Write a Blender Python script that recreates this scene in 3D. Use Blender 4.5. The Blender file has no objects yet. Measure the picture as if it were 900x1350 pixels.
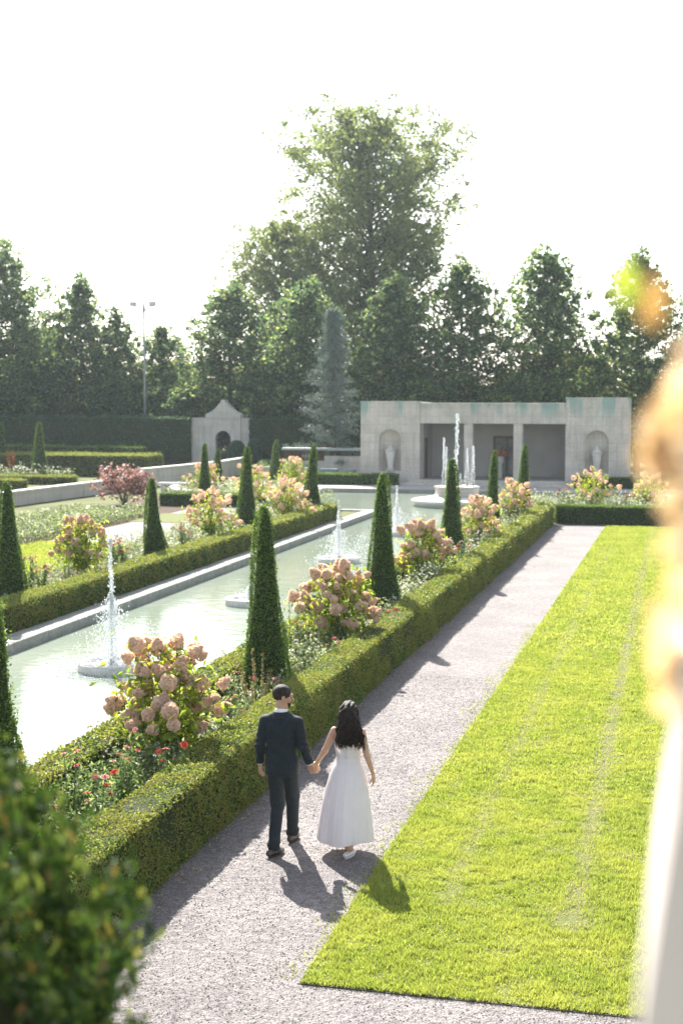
import bpy, math, random
import numpy as np
random.seed(7)
RNG = np.random.default_rng(7)
scene = bpy.context.scene
COL = scene.collection
R = math.radians

# ------------------------------------------------------------------ scene graph helpers
def empty(name, loc=(0, 0, 0), rz=0):
    o = bpy.data.objects.new(name, None)
    o.empty_display_size = .2
    COL.objects.link(o)
    o.location = loc
    o.rotation_euler = (0, 0, rz)
    return o

def tag(o, label=None, cat=None, group=None, kind=None):
    if label: o['label'] = label
    if cat: o['category'] = cat
    if group: o['group'] = group
    if kind: o['kind'] = kind
    return o

def kids(o):
    return [c for c in bpy.data.objects if c.parent is o]

CHILDREN = {}
def remember(root):
    def rec(o):
        CHILDREN[o.name] = kids(o)
        for c in CHILDREN[o.name]: rec(c)
    rec(root)

def copy_tree(o, parent=None):
    c = o.copy()
    COL.objects.link(c)
    c.parent = parent
    for ch in CHILDREN.get(o.name, []):
        copy_tree(ch, c)
    return c

def scaled(o, s, sz=None):
    o.scale = (s, s, sz if sz else s)
    return o

# ------------------------------------------------------------------ mesh builder (numpy)
class MB:
    def __init__(self):
        self.V = []; self.F = []; self.n = 0
    def add(self, V, F, mat=0, smooth=False):
        V = np.asarray(V, dtype=np.float32).reshape(-1, 3)
        if not isinstance(F, list): F = [np.asarray(F, dtype=np.int32)]
        for f in F:
            f = np.asarray(f, dtype=np.int32)
            if f.ndim == 1: f = f[None, :]
            if len(f): self.F.append((f + self.n, mat, smooth))
        self.V.append(V); self.n += len(V)
        return self
    def build(self, name, mats, parent=None, loc=(0, 0, 0)):
        me = bpy.data.meshes.new(name)
        V = np.concatenate(self.V)
        me.vertices.add(len(V)); me.vertices.foreach_set('co', V.ravel())
        li = np.concatenate([f.ravel() for f, m, s in self.F])
        tot = np.concatenate([np.full(len(f), f.shape[1], dtype=np.int32) for f, m, s in self.F])
        st = np.concatenate([[0], np.cumsum(tot)[:-1]]).astype(np.int32)
        me.loops.add(len(li)); me.loops.foreach_set('vertex_index', li)
        me.polygons.add(len(tot)); me.polygons.foreach_set('loop_start', st)
        try: me.polygons.foreach_set('loop_total', tot)
        except Exception: pass
        me.polygons.foreach_set('material_index', np.concatenate([np.full(len(f), m, dtype=np.int32) for f, m, s in self.F]))
        me.polygons.foreach_set('use_smooth', np.concatenate([np.full(len(f), s, dtype=bool) for f, m, s in self.F]))
        if not isinstance(mats, (list, tuple)): mats = [mats]
        for m in mats: me.materials.append(m)
        me.update(calc_edges=True)
        me.validate()
        o = bpy.data.objects.new(name, me)
        COL.objects.link(o)
        o.location = loc
        if parent: o.parent = parent
        return o
    # primitives
    def box(self, x0, x1, y0, y1, z0, z1, mat=0):
        V = [(x0,y0,z0),(x1,y0,z0),(x1,y1,z0),(x0,y1,z0),(x0,y0,z1),(x1,y0,z1),(x1,y1,z1),(x0,y1,z1)]
        F = [(0,3,2,1),(4,5,6,7),(0,1,5,4),(1,2,6,5),(2,3,7,6),(3,0,4,7)]
        return self.add(V, np.array(F), mat)
    def bbox(self, x0, x1, y0, y1, z0, z1, b=.015, mat=0):
        """box with chamfered upright and top edges"""
        P = [(x0+b,y0),(x1-b,y0),(x1,y0+b),(x1,y1-b),(x1-b,y1),(x0+b,y1),(x0,y1-b),(x0,y0+b)]
        cx, cy = (x0+x1)/2, (y0+y1)/2
        def inset(p): return (p[0] + (b if p[0] < cx else -b), p[1] + (b if p[1] < cy else -b))
        V = [(p[0],p[1],z0) for p in P] + [(p[0],p[1],z1-b) for p in P] + [inset(p)+(z1,) for p in P]
        F4 = []
        for k in range(2):
            for i in range(8):
                j = (i+1) % 8
                F4.append((k*8+i, k*8+j, k*8+8+j, k*8+8+i))
        return self.add(V, [np.array(F4), np.array([[16+i for i in range(8)]]), np.array([[7-i for i in range(8)]])], mat)
    def lathe(self, prof, seg=24, c=(0,0,0), mat=0, smooth=True, cap=True):
        """prof list of (r,z)"""
        a = np.arange(seg)/seg*2*math.pi
        V = np.concatenate([np.stack([c[0]+r*np.cos(a), c[1]+r*np.sin(a), np.full(seg, c[2]+z)], 1) for r, z in prof])
        F = []
        for k in range(len(prof)-1):
            for i in range(seg):
                j = (i+1) % seg
                F.append((k*seg+i, k*seg+j, (k+1)*seg+j, (k+1)*seg+i))
        fs = [np.array(F)]
        if cap: fs += [np.array([[seg-1-i for i in range(seg)]]), np.array([[(len(prof)-1)*seg+i for i in range(seg)]])]
        return self.add(V, fs, mat, smooth)
    def tube(self, pts, rad, seg=8, mat=0, smooth=True):
        pts = np.asarray(pts, float); n = len(pts)
        rad = np.broadcast_to(np.asarray(rad, float), (n,))
        T = np.gradient(pts, axis=0); T /= np.linalg.norm(T, axis=1)[:, None] + 1e-9
        ref = np.array([0, 0, 1.]) if abs(T[0, 2]) < .9 else np.array([1., 0, 0])
        U = np.cross(T, ref); U /= np.linalg.norm(U, axis=1)[:, None] + 1e-9
        W = np.cross(T, U)
        a = np.arange(seg)/seg*2*math.pi
        V = pts[:, None] + rad[:, None, None]*(np.cos(a)[None, :, None]*U[:, None] + np.sin(a)[None, :, None]*W[:, None])
        i = np.arange(seg); j = (i+1) % seg
        F = np.concatenate([np.stack([k*seg+i, (k+1)*seg+i, (k+1)*seg+j, k*seg+j], 1) for k in range(n-1)])
        return self.add(V.reshape(-1, 3), [F, np.array([list(range(seg))]), np.array([list(range(n*seg-1, (n-1)*seg-1, -1))])], mat, smooth)
    def leaves(self, P, N, size, rng=RNG, aspect=.55, tilt=.6, mat=0, droop=0., ln=None):
        """one bent rhombic leaf at each P; N is the mean facing direction (or None)."""
        P = np.asarray(P, float); n = len(P)
        if n == 0: return self
        r = rng.normal(size=(n, 3)); r /= np.linalg.norm(r, axis=1)[:, None]
        D = r if N is None else (np.asarray(N, float)*(1-tilt) + r*tilt)
        D = D / (np.linalg.norm(D, axis=1)[:, None] + 1e-9)
        q = rng.normal(size=(n, 3)) if ln is None else np.broadcast_to(np.asarray(ln, float), (n, 3)) + rng.normal(size=(n, 3))*.45
        if droop: q[:, 2] -= droop
        L = q - (q*D).sum(1)[:, None]*D; L /= np.linalg.norm(L, axis=1)[:, None] + 1e-9
        S = np.cross(D, L)
        s = np.broadcast_to(np.asarray(size, float), (n,))*rng.uniform(.7, 1.3, n)
        s = s[:, None]
        V = np.stack([P - L*s*.5, P + S*s*aspect*.5 + D*s*.08, P + L*s*.5 - D*s*.1, P - S*s*aspect*.5 + D*s*.08], 1)
        F = np.arange(n*4).reshape(n, 4)
        return self.add(V.reshape(-1, 3), F, mat)

def ico(sub=1):
    import bmesh
    bm = bmesh.new(); bmesh.ops.create_icosphere(bm, subdivisions=sub, radius=1)
    V = np.array([v.co[:] for v in bm.verts]); F = np.array([[v.index for v in f.verts] for f in bm.faces]); bm.free()
    return V, F
ICO1 = ico(1); ICO2 = ico(2)
def blobs(mb, C, rad, base=ICO1, mat=0, smooth=True, sz=None):
    V, F = base; C = np.asarray(C, float); n = len(C)
    r = np.broadcast_to(np.asarray(rad, float), (n,))
    S = np.ones((n, 3)) if sz is None else np.broadcast_to(sz, (n, 3))
    VV = C[:, None] + V[None]*r[:, None, None]*S[:, None]
    FF = F[None] + (np.arange(n)*len(V))[:, None, None]
    mb.add(VV.reshape(-1, 3), FF.reshape(-1, 3), mat, smooth)

# ------------------------------------------------------------------ materials
def ramp(nt, stops, fac=None):
    n = nt.nodes.new('ShaderNodeValToRGB')
    e = n.color_ramp.elements
    e[0].position = stops[0][0]; e[0].color = (*stops[0][1], 1)
    e[1].position = stops[-1][0]; e[1].color = (*stops[-1][1], 1)
    for p, c in stops[1:-1]:
        k = e.new(p); k.color = (*c, 1)
    if fac is not None: nt.links.new(fac, n.inputs[0])
    return n
def newmat(name):
    m = bpy.data.materials.new(name); m.use_nodes = True
    nt = m.node_tree
    for n in list(nt.nodes): nt.nodes.remove(n)
    out = nt.nodes.new('ShaderNodeOutputMaterial')
    return m, nt, out
def noise(nt, scale, detail=4, vec=None, rough=.55):
    n = nt.nodes.new('ShaderNodeTexNoise'); n.inputs['Scale'].default_value = scale
    n.inputs['Detail'].default_value = detail; n.inputs['Roughness'].default_value = rough
    if vec is not None: nt.links.new(vec, n.inputs['Vector'])
    return n
def mixc(nt, a, b, fac, mode='MIX'):
    n = nt.nodes.new('ShaderNodeMix'); n.data_type = 'RGBA'; n.blend_type = mode
    for sock, v in ((n.inputs[0], fac), (n.inputs[6], a), (n.inputs[7], b)):
        if isinstance(v, (int, float)): sock.default_value = v
        elif isinstance(v, tuple): sock.default_value = (*v, 1)
        else: nt.links.new(v, sock)
    return n.outputs[2]
def pos(nt, scale=(1, 1, 1), world=False):
    if world: s = nt.nodes.new('ShaderNodeNewGeometry').outputs['Position']
    else: s = nt.nodes.new('ShaderNodeTexCoord').outputs['Object']
    m = nt.nodes.new('ShaderNodeMapping'); m.inputs['Scale'].default_value = scale
    nt.links.new(s, m.inputs['Vector'])
    return m.outputs['Vector']
def surf(name, c1, c2, scale=5, rough=.8, bump=.2, bscale=60, spec=.3, detail=5, world=False, metal=0, c3=None):
    m, nt, out = newmat(name)
    v = pos(nt, world=world)
    n = noise(nt, scale, detail, v)
    st = [(.3, c1), (.7, c2)] if c3 is None else [(.3, c1), (.5, c3), (.7, c2)]
    r = ramp(nt, st, n.outputs['Fac'])
    p = nt.nodes.new('ShaderNodeBsdfPrincipled')
    p.inputs['Roughness'].default_value = rough; p.inputs['Specular IOR Level'].default_value = spec
    p.inputs['Metallic'].default_value = metal
    nt.links.new(r.outputs[0], p.inputs['Base Color'])
    if bump:
        b = nt.nodes.new('ShaderNodeBump'); b.inputs['Strength'].default_value = bump; b.inputs['Distance'].default_value = .02
        n2 = noise(nt, bscale, 4, v); nt.links.new(n2.outputs['Fac'], b.inputs['Height']); nt.links.new(b.outputs[0], p.inputs['Normal'])
    nt.links.new(p.outputs[0], out.inputs[0])
    return m
def leafmat(name, stops, trans=.45, tcol=1.6, spec=.25, rough=.5, nscale=.8, ncol=None, ttint=(1.15, 1.1, .45)):
    """every leaf its own tint; light also passes through the blade"""
    m, nt, out = newmat(name)
    g = nt.nodes.new('ShaderNodeNewGeometry')
    r = ramp(nt, stops, g.outputs['Random Per Island'])
    c = r.outputs[0]
    if ncol:
        n = noise(nt, nscale, 3, g.outputs['Position'])
        rr = ramp(nt, [(.42, (0, 0, 0)), (.62, (1, 1, 1))], n.outputs['Fac'])
        c = mixc(nt, c, ncol, rr.outputs[0])
    p = nt.nodes.new('ShaderNodeBsdfPrincipled')
    p.inputs['Roughness'].default_value = rough; p.inputs['Specular IOR Level'].default_value = spec
    nt.links.new(c, p.inputs['Base Color'])
    t = nt.nodes.new('ShaderNodeBsdfTranslucent')
    tc = mixc(nt, c, tuple(x*tcol for x in ttint), 1.0, 'MULTIPLY')
    nt.links.new(tc, t.inputs['Color'])
    mx = nt.nodes.new('ShaderNodeMixShader'); mx.inputs[0].default_value = trans
    nt.links.new(p.outputs[0], mx.inputs[1]); nt.links.new(t.outputs[0], mx.inputs[2])
    nt.links.new(mx.outputs[0], out.inputs[0])
    return m

M = {}
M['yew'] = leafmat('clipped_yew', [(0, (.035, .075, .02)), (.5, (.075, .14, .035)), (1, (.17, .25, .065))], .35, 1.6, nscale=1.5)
M['box'] = leafmat('clipped_box', [(0, (.04, .075, .02)), (.5, (.125, .175, .04)), (1, (.31, .33, .10))], .36, 1.6, nscale=2.2, ncol=(.21, .215, .06), ttint=(1.1, 1.1, .6))
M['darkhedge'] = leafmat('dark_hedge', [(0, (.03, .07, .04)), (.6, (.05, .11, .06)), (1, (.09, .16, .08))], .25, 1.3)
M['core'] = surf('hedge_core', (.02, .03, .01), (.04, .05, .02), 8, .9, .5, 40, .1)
M['linden'] = leafmat('linden_leaves', [(0, (.034, .072, .042)), (.6, (.066, .115, .06)), (1, (.25, .29, .13))], .54, 2.2, ttint=(1.1, 1.05, .65))
M['poplar'] = leafmat('poplar_leaves', [(0, (.065, .10, .05)), (.5, (.13, .17, .08)), (1, (.27, .29, .15))], .5, 1.6, nscale=.25, ncol=(.16, .19, .09), ttint=(1.1, 1.1, .65))
M['back'] = leafmat('background_leaves', [(0, (.08, .10, .03)), (1, (.24, .23, .06))], .5, 1.7)
M['spruce'] = leafmat('blue_spruce_needles', [(0, (.085, .13, .11)), (1, (.23, .28, .25))], .2, 1.2, ttint=(1, 1, .9))
M['bark'] = surf('bark', (.09, .075, .06), (.16, .14, .11), 12, .95, .8, 30, .1)
M['bush'] = leafmat('hydrangea_leaves', [(0, (.06, .11, .025)), (.5, (.15, .22, .04)), (1, (.36, .38, .06))], .5, 1.8)
M['petal'] = leafmat('hydrangea_petals', [(0, (.64, .45, .38)), (.4, (.79, .62, .53)), (1, (.87, .80, .69))], .5, 1.15, spec=.1, rough=.8, ttint=(1.1, 1, .8))
M['petal_core'] = surf('hydrangea_core', (.68, .5, .4), (.75, .58, .46), 30, .9, .4, 120, .1)
M['greyleaf'] = leafmat('perennial_leaves', [(0, (.09, .13, .07)), (.6, (.17, .21, .11)), (1, (.34, .37, .24))], .4, 1.5, ttint=(1.1, 1.1, .7))
M['zleaf'] = leafmat('zinnia_leaves', [(0, (.05, .09, .04)), (.6, (.12, .17, .07)), (1, (.30, .36, .17))], .4, 1.5, ttint=(1.1, 1.1, .7))
M['whitepetal'] = leafmat('small_white_flowers', [(0, (.6, .6, .5)), (1, (.75, .72, .66))], .3, 1., ttint=(1, 1, .9))
M['red'] = leafmat('red_petals', [(0, (.45, .05, .04)), (1, (.65, .12, .09))], .35, 1.1, ttint=(1, .8, .8))
M['pink'] = leafmat('pink_petals', [(0, (.6, .17, .16)), (1, (.75, .34, .3))], .35, 1.1, ttint=(1, .8, .8))
M['orange'] = leafmat('orange_flowers', [(0, (.6, .12, .04)), (1, (.75, .25, .08))], .35, 1.1, ttint=(1, .8, .8))
M['smoke'] = leafmat('smoke_bush_leaves', [(0, (.12, .05, .045)), (.5, (.26, .14, .11)), (1, (.6, .48, .45))], .3, 1.2, ttint=(1.1, .85, .75))
M['stem'] = surf('green_stem', (.07, .09, .03), (.12, .13, .05), 10, .8, .2, 60)
M['soil'] = surf('bed_soil', (.06, .045, .03), (.11, .08, .055), 9, .95, .8, 50, .1)
M['thuja'] = leafmat('arborvitae_sprays', [(0, (.02, .05, .015)), (.6, (.05, .09, .03)), (.93, (.13, .17, .06)), (1, (.24, .15, .07))], .3, 1.5, spec=.12, rough=.7)
M['vine'] = leafmat('autumn_vine_leaves', [(0, (.60, .44, .24)), (.5, (.71, .54, .36)), (1, (.80, .66, .50))], .5, 1.1, ttint=(1.05, 1, .8))
M['vinegreen'] = leafmat('green_vine_leaves', [(0, (.26, .34, .06)), (1, (.38, .45, .10))], .4, 1.2)
M['vineorange'] = leafmat('orange_vine_leaves', [(0, (.50, .32, .12)), (1, (.60, .42, .18))], .35, 1., ttint=(1., .9, .6))

def stone_mat(name, c1, c2, stain=None, streak=True, scale=1.2):
    m, nt, out = newmat(name)
    v = pos(nt, world=True)
    n1 = noise(nt, scale, 6, v); base = ramp(nt, [(.3, c1), (.7, c2)], n1.outputs['Fac']).outputs[0]
    n2 = noise(nt, 25, 5, v); base = mixc(nt, base, ramp(nt, [(.35, (.75, .75, .75)), (.65, (1.1, 1.1, 1.1))], n2.outputs['Fac']).outputs[0], .8, 'MULTIPLY')
    if streak:
        bk_ = nt.nodes.new('ShaderNodeTexBrick'); bk_.inputs['Scale'].default_value = 1.0; bk_.inputs['Mortar Size'].default_value = .012
        bk_.inputs['Brick Width'].default_value = 1.1; bk_.inputs['Row Height'].default_value = .46
        bk_.inputs['Color1'].default_value = (1, 1, 1, 1); bk_.inputs['Color2'].default_value = (.88, .87, .85, 1); bk_.inputs['Mortar'].default_value = (.55, .54, .52, 1)
        sx_ = nt.nodes.new('ShaderNodeSeparateXYZ'); nt.links.new(nt.nodes.new('ShaderNodeNewGeometry').outputs['Position'], sx_.inputs[0])
        cb_ = nt.nodes.new('ShaderNodeCombineXYZ'); nt.links.new(sx_.outputs[0], cb_.inputs[0]); nt.links.new(sx_.outputs[2], cb_.inputs[1])
        nt.links.new(cb_.outputs[0], bk_.inputs['Vector']); base = mixc(nt, base, bk_.outputs['Color'], .45, 'MULTIPLY')
        v2 = pos(nt, (5, 5, .35), True); n3 = noise(nt, 1.5, 5, v2)
        base = mixc(nt, base, (.72, .72, .70), ramp(nt, [(.45, (0, 0, 0)), (.75, (.7, .7, .7))], n3.outputs['Fac']).outputs[0], 'MULTIPLY')
    if stain:  # copper runs below the roof edge
        sx = nt.nodes.new('ShaderNodeSeparateXYZ'); nt.links.new(nt.nodes.new('ShaderNodeNewGeometry').outputs['Position'], sx.inputs[0])
        v3 = pos(nt, (1.1, 1.1, .22), True); n4 = noise(nt, 1.1, 4, v3)
        mr = nt.nodes.new('ShaderNodeMapRange'); mr.inputs[1].default_value = 3.1; mr.inputs[2].default_value = 4.45
        nt.links.new(sx.outputs[2], mr.inputs[0])
        ad = nt.nodes.new('ShaderNodeMath'); ad.operation = 'MULTIPLY'
        nt.links.new(mr.outputs[0], ad.inputs[0]); nt.links.new(ramp(nt, [(.46, (0, 0, 0)), (.60, (1, 1, 1))], n4.outputs['Fac']).outputs[0], ad.inputs[1])
        base = mixc(nt, base, stain, ramp(nt, [(.25, (0, 0, 0)), (.75, (.8, .8, .8))], ad.outputs[0]).outputs[0])
    p = nt.nodes.new('ShaderNodeBsdfPrincipled'); p.inputs['Roughness'].default_value = .85; p.inputs['Specular IOR Level'].default_value = .25
    nt.links.new(base, p.inputs['Base Color'])
    b = nt.nodes.new('ShaderNodeBump'); b.inputs['Strength'].default_value = .4; b.inputs['Distance'].default_value = .01
    nt.links.new(n2.outputs['Fac'], b.inputs['Height']); nt.links.new(b.outputs[0], p.inputs['Normal'])
    nt.links.new(p.outputs[0], out.inputs[0])
    return m
M['limestone'] = stone_mat('weathered_limestone', (.46, .43, .38), (.60, .56, .50), stain=(.20, .31, .28))
M['gatestone'] = stone_mat('gate_limestone', (.48, .46, .43), (.60, .57, .53))
M['coping'] = stone_mat('pool_coping_stone', (.22, .23, .21), (.33, .33, .30), streak=False, scale=3)
M['basin'] = stone_mat('pale_basin_stone', (.55, .55, .50), (.68, .67, .62), streak=False, scale=3)
M['paving'] = stone_mat('terrace_paving', (.38, .36, .34), (.48, .46, .43), streak=False, scale=.7)
M['plaster'] = surf('warm_grey_plaster', (.33, .32, .29), (.42, .40, .37), .8, .9, .1, 40)  # plain warm grey plaster, its own colour throughout
M['darkdoor'] = surf('brown_timber', (.08, .045, .03), (.13, .075, .045), 6, .6, .2, 50)
M['glass'] = surf('dark_leaded_glass', (.05, .07, .08), (.16, .18, .17), 9, .15, 0, 50, .6)
M['iron'] = surf('black_iron', (.02, .025, .025), (.04, .045, .045), 20, .5, .1, 50, .5)
M['greymetal'] = surf('galvanised_steel', (.25, .27, .27), (.33, .35, .35), 5, .5, .05, 50, .5, metal=.5)
M['lens'] = surf('floodlight_glass', (.5, .5, .48), (.6, .6, .58), 5, .2, 0, 50, .6)
M['bluegrey'] = surf('painted_planter', (.18, .25, .29), (.26, .33, .36), 4, .7, .1, 50)
M['edge'] = surf('steel_edging', (.05, .045, .04), (.09, .075, .06), 6, .7, .2, 60)
M['drywood'] = surf('bare_trunk', (.14, .11, .08), (.22, .18, .13), 14, .9, .5, 60, .2)
M['pierstone'] = surf('pink_limestone_pier', (.74, .64, .59), (.80, .71, .66), 4, .85, .3, 50)

# gravel
def gravel_mat():
    m, nt, out = newmat('limestone_gravel')
    v = pos(nt, world=True)
    vo = nt.nodes.new('ShaderNodeTexVoronoi'); vo.inputs['Scale'].default_value = 62; nt.links.new(v, vo.inputs['Vector'])
    n1 = noise(nt, .9, 5, v); n2 = noise(nt, 9, 5, v)
    sep = nt.nodes.new('ShaderNodeSeparateColor'); nt.links.new(vo.outputs['Color'], sep.inputs[0])
    r = ramp(nt, [(0, (.115, .106, .106)), (.5, (.178, .165, .165)), (1, (.28, .26, .258))], sep.outputs[0])
    c = mixc(nt, r.outputs[0], ramp(nt, [(.3, (.78, .76, .75)), (.7, (1.16, 1.12, 1.08))], n1.outputs['Fac']).outputs[0], 1., 'MULTIPLY')
    c = mixc(nt, c, ramp(nt, [(.35, (.78, .78, .79)), (.6, (1.06, 1.05, 1.04))], n2.outputs['Fac']).outputs[0], 1., 'MULTIPLY')
    p = nt.nodes.new('ShaderNodeBsdfPrincipled'); p.inputs['Roughness'].default_value = .8; p.inputs['Specular IOR Level'].default_value = .35
    nt.links.new(c, p.inputs['Base Color'])
    b = nt.nodes.new('ShaderNodeBump'); b.inputs['Strength'].default_value = .8; b.inputs['Distance'].default_value = .012; b.invert = True
    nt.links.new(vo.outputs['Distance'], b.inputs['Height'])
    b2 = nt.nodes.new('ShaderNodeBump'); b2.inputs['Strength'].default_value = .7; b2.inputs['Distance'].default_value = .05
    nt.links.new(n2.outputs['Fac'], b2.inputs['Height']); nt.links.new(b.outputs[0], b2.inputs['Normal']); nt.links.new(b2.outputs[0], p.inputs['Normal'])
    nt.links.new(p.outputs[0], out.inputs[0])
    return m
M['gravel'] = gravel_mat()
M['pebble'] = leafmat('gravel_stones', [(0, (.11, .102, .10)), (.5, (.18, .167, .167)), (1, (.31, .287, .285))], 0, 1, .2, .9)
M['lawnbase'] = surf('lawn_turf', (.09, .11, .035), (.17, .18, .06), 45, .9, .6, 30, .1, world=True)
def grass_mat(name, stops, ncol):
    return leafmat(name, stops, .45, 1.6, .3, .5, 1.1, ncol, ttint=(1.1, 1.08, .5))
M['grass'] = grass_mat('grass_blades', [(0, (.14, .185, .045)), (.6, (.23, .285, .075)), (1, (.35, .385, .14))], (.29, .32, .105))
M['straw'] = leafmat('worn_grass', [(0, (.36, .35, .24)), (1, (.54, .52, .42))], .3, 1.2, ttint=(1.1, 1, .7))

def water_mat():
    m, nt, out = newmat('pool_water')
    v = pos(nt, world=True)
    n = noise(nt, .35, 4, v); r = ramp(nt, [(.3, (.215, .265, .205)), (.7, (.265, .30, .24))], n.outputs['Fac'])
    p = nt.nodes.new('ShaderNodeBsdfPrincipled'); p.inputs['Roughness'].default_value = .06
    p.inputs['IOR'].default_value = 1.33; p.inputs['Specular IOR Level'].default_value = .6
    nt.links.new(r.outputs[0], p.inputs['Base Color'])
    n2 = noise(nt, 2.6, 5, pos(nt, (1, 1.6, 1), True)); n3 = noise(nt, 14, 3, v)
    b = nt.nodes.new('ShaderNodeBump'); b.inputs['Strength'].default_value = .3; b.inputs['Distance'].default_value = .05
    nt.links.new(n2.outputs['Fac'], b.inputs['Height'])
    b2 = nt.nodes.new('ShaderNodeBump'); b2.inputs['Strength'].default_value = .15; b2.inputs['Distance'].default_value = .01
    nt.links.new(n3.outputs['Fac'], b2.inputs['Height']); nt.links.new(b.outputs[0], b2.inputs['Normal']); nt.links.new(b2.outputs[0], p.inputs['Normal'])
    nt.links.new(p.outputs[0], out.inputs[0])
    return m
M['water'] = water_mat()
def spray_mat():
    m, nt, out = newmat('falling_water')
    p = nt.nodes.new('ShaderNodeBsdfPrincipled'); p.inputs['Base Color'].default_value = (.85, .87, .88, 1); p.inputs['Roughness'].default_value = .1
    t = nt.nodes.new('ShaderNodeBsdfTranslucent'); t.inputs['Color'].default_value = (.9, .92, .93, 1)
    mx = nt.nodes.new('ShaderNodeMixShader'); mx.inputs[0].default_value = .55
    nt.links.new(p.outputs[0], mx.inputs[1]); nt.links.new(t.outputs[0], mx.inputs[2]); nt.links.new(mx.outputs[0], out.inputs[0])
    return m
M['spray'] = spray_mat()

# ------------------------------------------------------------------ the setting
def sheet(name, x0, x1, y0, y1, z, mat, kind='structure'):
    mb = MB(); mb.add([(x0,y0,z),(x1,y0,z),(x1,y1,z),(x0,y1,z)], np.array([[0,1,2,3]]))
    return tag(mb.build(name, mat), kind=kind)
def rect_with_holes(name, xs, ys, z, inside, mat):
    """sheet made of a grid of cells, skipping the cells for which inside() is true"""
    mb = MB()
    for i in range(len(xs)-1):
        for j in range(len(ys)-1):
            if not inside((xs[i]+xs[i+1])/2, (ys[j]+ys[j+1])/2):
                mb.add([(xs[i],ys[j],z),(xs[i+1],ys[j],z),(xs[i+1],ys[j+1],z),(xs[i],ys[j+1],z)], np.array([[0,1,2,3]]))
    return tag(mb.build(name, mat), kind='structure')
def in_pool(x, y):
    return (-12.7 < x < -7.6 and 6 < y < 58) or (-18.4 < x < -2.6 and 58 < y < 70.8)
M['ground'] = surf('rough_ground', (.08, .10, .035), (.15, .15, .06), .6, .95, .5, 8, .1, world=True)
rect_with_holes('ground', [-420, -18.4, -12.7, -7.6, -2.6, 420], [-60, 6, 58, 70.8, 420], -.012, in_pool, M['ground'])
water = sheet('pool_water', -18.3, -2.7, 6.1, 70.7, -.16, M['water'])
rect_with_holes('garden_path', [-5.2, -3.06, 9], [-4, 10.98, 53.9], 0, lambda x, y: x > -3.06 and y > 10.98, M['gravel'])
sheet('side_path', -23.5, -17.2, 43.2, 50.6, 0, M['gravel'])
sheet('side_path', -23.4, -15.6, 54.5, 58, 0, M['gravel'])
rect_with_holes('terrace', [-23.2, -18.8, -2.2, 9], [55, 58, 71.2, 75.4], .002, lambda x, y: (-18.8 < x < -2.2 and y < 71.2) or y < 58 , M['paving'])
# coping round the pool, in stone lengths
mb = MB()
def coping_run(a0, a1, b0, b1, along, z0=-.4, z1=.045, step=1.5):
    n = max(1, round((a1-a0)/step)); e = np.linspace(a0, a1, n+1)
    for i in range(n):
        p, q = e[i]+.004, e[i+1]-.004
        dz = random.uniform(-.004, .004)
        if along == 'y': mb.bbox(b0, b1, p, q, z0, z1+dz, .012)
        else: mb.bbox(p, q, b0, b1, z0, z1+dz, .012)
coping_run(5.5, 58, -13.25, -12.7, 'y')
coping_run(5.5, 58, -7.6, -7.16, 'y')
coping_run(58, 71.2, -18.85, -18.4, 'y')
coping_run(58, 71.2, -2.6, -2.15, 'y')
coping_run(-18.4, -2.6, 70.8, 71.25, 'x')
coping_run(-18.4, -13.25, 57.55, 57.998, 'x')
coping_run(-7.16, -2.6, 57.55, 57.998, 'x')
coping_run(-12.7, -7.6, 5.5, 6.0, 'x')
tag(mb.build('pool_coping', M['coping']), kind='structure')
# soil of the planted beds
def soil(name, x0, x1, y0, y1):
    return sheet(name, x0, x1, y0, y1, .004, M['soil'])
soil('bed_soil', -6.8, -5.4, 7.5, 57.5)
soil('bed_soil', -5.4, 9, 54.3, 57.5)
soil('bed_soil', -16.9, -13.9, 8, 54.3)
soil('bed_soil', -24.8, -20.7, 30, 66)

# lawns: a turf sheet under real blades
def turf(name, x0, x1, y0, y1, z):
    mb = MB()
    nx, ny = max(2, int((x1-x0)/.5)), max(2, int((y1-y0)/.5))
    X, Y = np.meshgrid(np.linspace(x0, x1, nx+1), np.linspace(y0, y1, ny+1), indexing='ij')
    Z = z + .003*np.sin(X*2.1+Y*.7)*np.sin(Y*1.3)
    V = np.stack([X, Y, Z], -1).reshape(-1, 3)
    i, j = np.meshgrid(np.arange(nx), np.arange(ny), indexing='ij'); a = (i*(ny+1)+j).ravel()
    mb.add(V, np.stack([a, a+ny+1, a+ny+2, a+1], 1), smooth=True)
    return tag(mb.build(name, M['lawnbase']), kind='structure')
turf('lawn', -3.06, 9, 10.98, 53.0, .012)
turf('garden_lawn', -20.9, -16.9, 10, 43.2, .014)
turf('garden_lawn', -20.9, -16.9, 50.6, 54.5, .014)

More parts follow.
